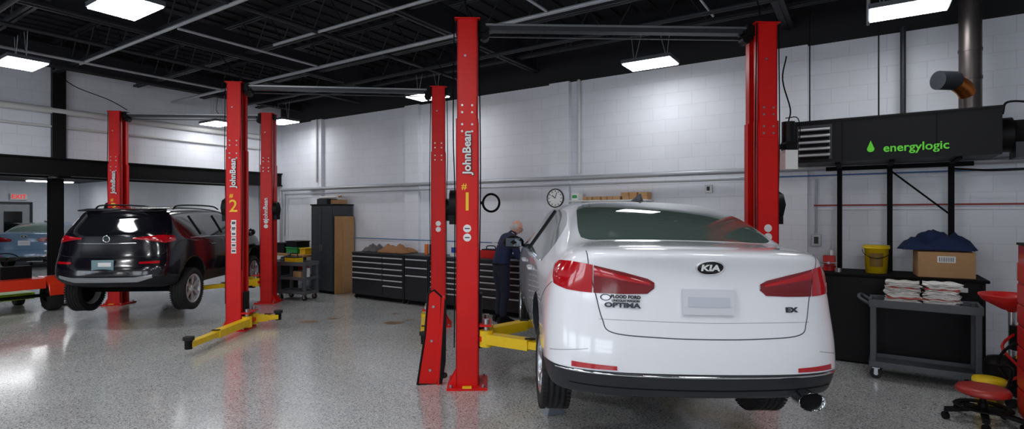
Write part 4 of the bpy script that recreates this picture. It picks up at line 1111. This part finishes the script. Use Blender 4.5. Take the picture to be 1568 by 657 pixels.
# head
b = B(); Mh = T(.285, 0, 1.525) @ RY(28)
b.M = Mh; vs0 = len(b.v)
b.sphere((0, 0, 0), (.102, .080, .122), SKIN, n=28)
for i in range(vs0, len(b.v)):
    p = Mh.inverted() @ b.v[i]
    if p.z < 0: p.y *= 1+p.z*2.2; p.x = p.x*(1+p.z*1.2)+(-p.z)*.12
    b.v[i] = Mh @ p
b.prism([(.09, .02), (.128, -.02), (.120, -.032), (.09, -.03)], .024, SKIN, RX(90))
b.sphere((.090, 0, -.055), (.012, .024, .007), mat('lips', (180, 110, 100), .5), n=10)
for s_ in (-1, 1):
    b.sphere((.088, s_*.03, .01), (.012, .013, .009), WHITE, n=10); b.sphere((.099, s_*.03, .01), (.004, .005, .005), TXTB, n=8)
    b.sphere((-.005, s_*.082, -.005), (.02, .009, .032), SKIN, n=12)
    b.tube([(.108, s_*.012+.018*s_+.02*math.cos(t), .008+.016*math.sin(t)) for t in [2*math.pi*i/12 for i in range(13)]], .002, BLK, n=5)
    b.tube([(.108, s_*.052, .012), (.0, s_*.084, .012)], .002, BLK, n=5)
    b.sphere((.088, s_*.03, .035), (.01, .018, .004), HAIR, n=8)
    b.sphere((-.035, s_*.056, .0), (.05, .028, .05), HAIR, n=16)
b.sphere((-.064, 0, -.015), (.045, .060, .06), HAIR, n=18)
b.M = Matrix(); b.finish('head', parent=man)
b = B()
b.lathe([(.058, -.01), (.066, .02), (.06, .04)], NAVY, T(.215, 0, 1.42) @ RY(28), n=20)
for y, x0 in ((-.11, -.03), (.11, 0.0)):
    prof = [(-.07, 0), (.19, 0), (.21, .03), (.17, .06), (.07, .10), (-.06, .10), (-.08, .05)]
    b.prism(prof, .095, BLK, T(x0, y, 0.0) @ RX(90)); b.box((x0+.07, y, .008), (.28, .10, .016), RUB)
b.lathe([(.158, 0), (.162, .0), (.162, .035), (.158, .035)], BLK, T(.0, 0, .93) @ Matrix.Diagonal((.86, 1.05, 1, 1)), n=30)
b.text('SERVICE', .055, TXTW, T(-.105, 0, 1.27) @ RY(-22) @ RZ(-90) @ RX(90), .001, .001)
b.finish('clothing_details', parent=man, bevel=.004)

# ------------------------------------------------------------------ extra cables
def cable(pts, r=.008, m=BLKM, name='hanging_cable'):
    b = B(); b.tube(spline(pts, 8), r, m, n=6); b.finish(name)
cable([(-7.4, 10.3, 3.75), (-7.6, 10.1, 3.9), (-7.9, 9.7, 4.05), (-7.8, 9.2, 4.15)])
cable([(-4.1, 8.2, 3.78), (-4.3, 8.1, 4.0), (-4.5, 8.3, 4.2), (-4.6, 8.3, 4.3)])
cable([(-.45, 5.5, 3.75), (-.5, 5.5, 4.0), (-.6, 5.6, 4.2), (-.6, 5.6, 4.3)])
cable([(2.6, 5.6, 3.78), (2.55, 5.6, 4.0), (2.4, 5.7, 4.3)])
cable([(-1.15, 8.4, 3.78), (-1.1, 8.4, 4.0), (-1.3, 8.5, 4.3)])
b = B(); b.tube([(math.cos(t)*.085, .02*math.sin(3*t), math.sin(t)*.09) for t in [2*math.pi*i/24 for i in range(25)]], .012, BLKM, n=6)
b.bar((-.08, .0, 0), (-.115, .0, 0), .03, .03, BLK)
b.finish('coiled_hose', T(-.215, 5.52, 1.86))

# ------------------------------------------------------------------ world + camera
w = bpy.data.worlds.new('World'); sc.world = w; w.use_nodes = True
w.node_tree.nodes['Background'].inputs[0].default_value = (.6, .65, .7, 1); w.node_tree.nodes['Background'].inputs[1].default_value = .3
cam = bpy.data.cameras.new('Camera'); cam.sensor_width = 36; cam.lens = 36*820/1568; cam.clip_start = .05; cam.clip_end = 100
co = bpy.data.objects.new('Camera', cam); sc.collection.objects.link(co)
co.location = (0, 0, 1.74); co.rotation_euler = (math.radians(90), 0, 0)
sc.camera = co
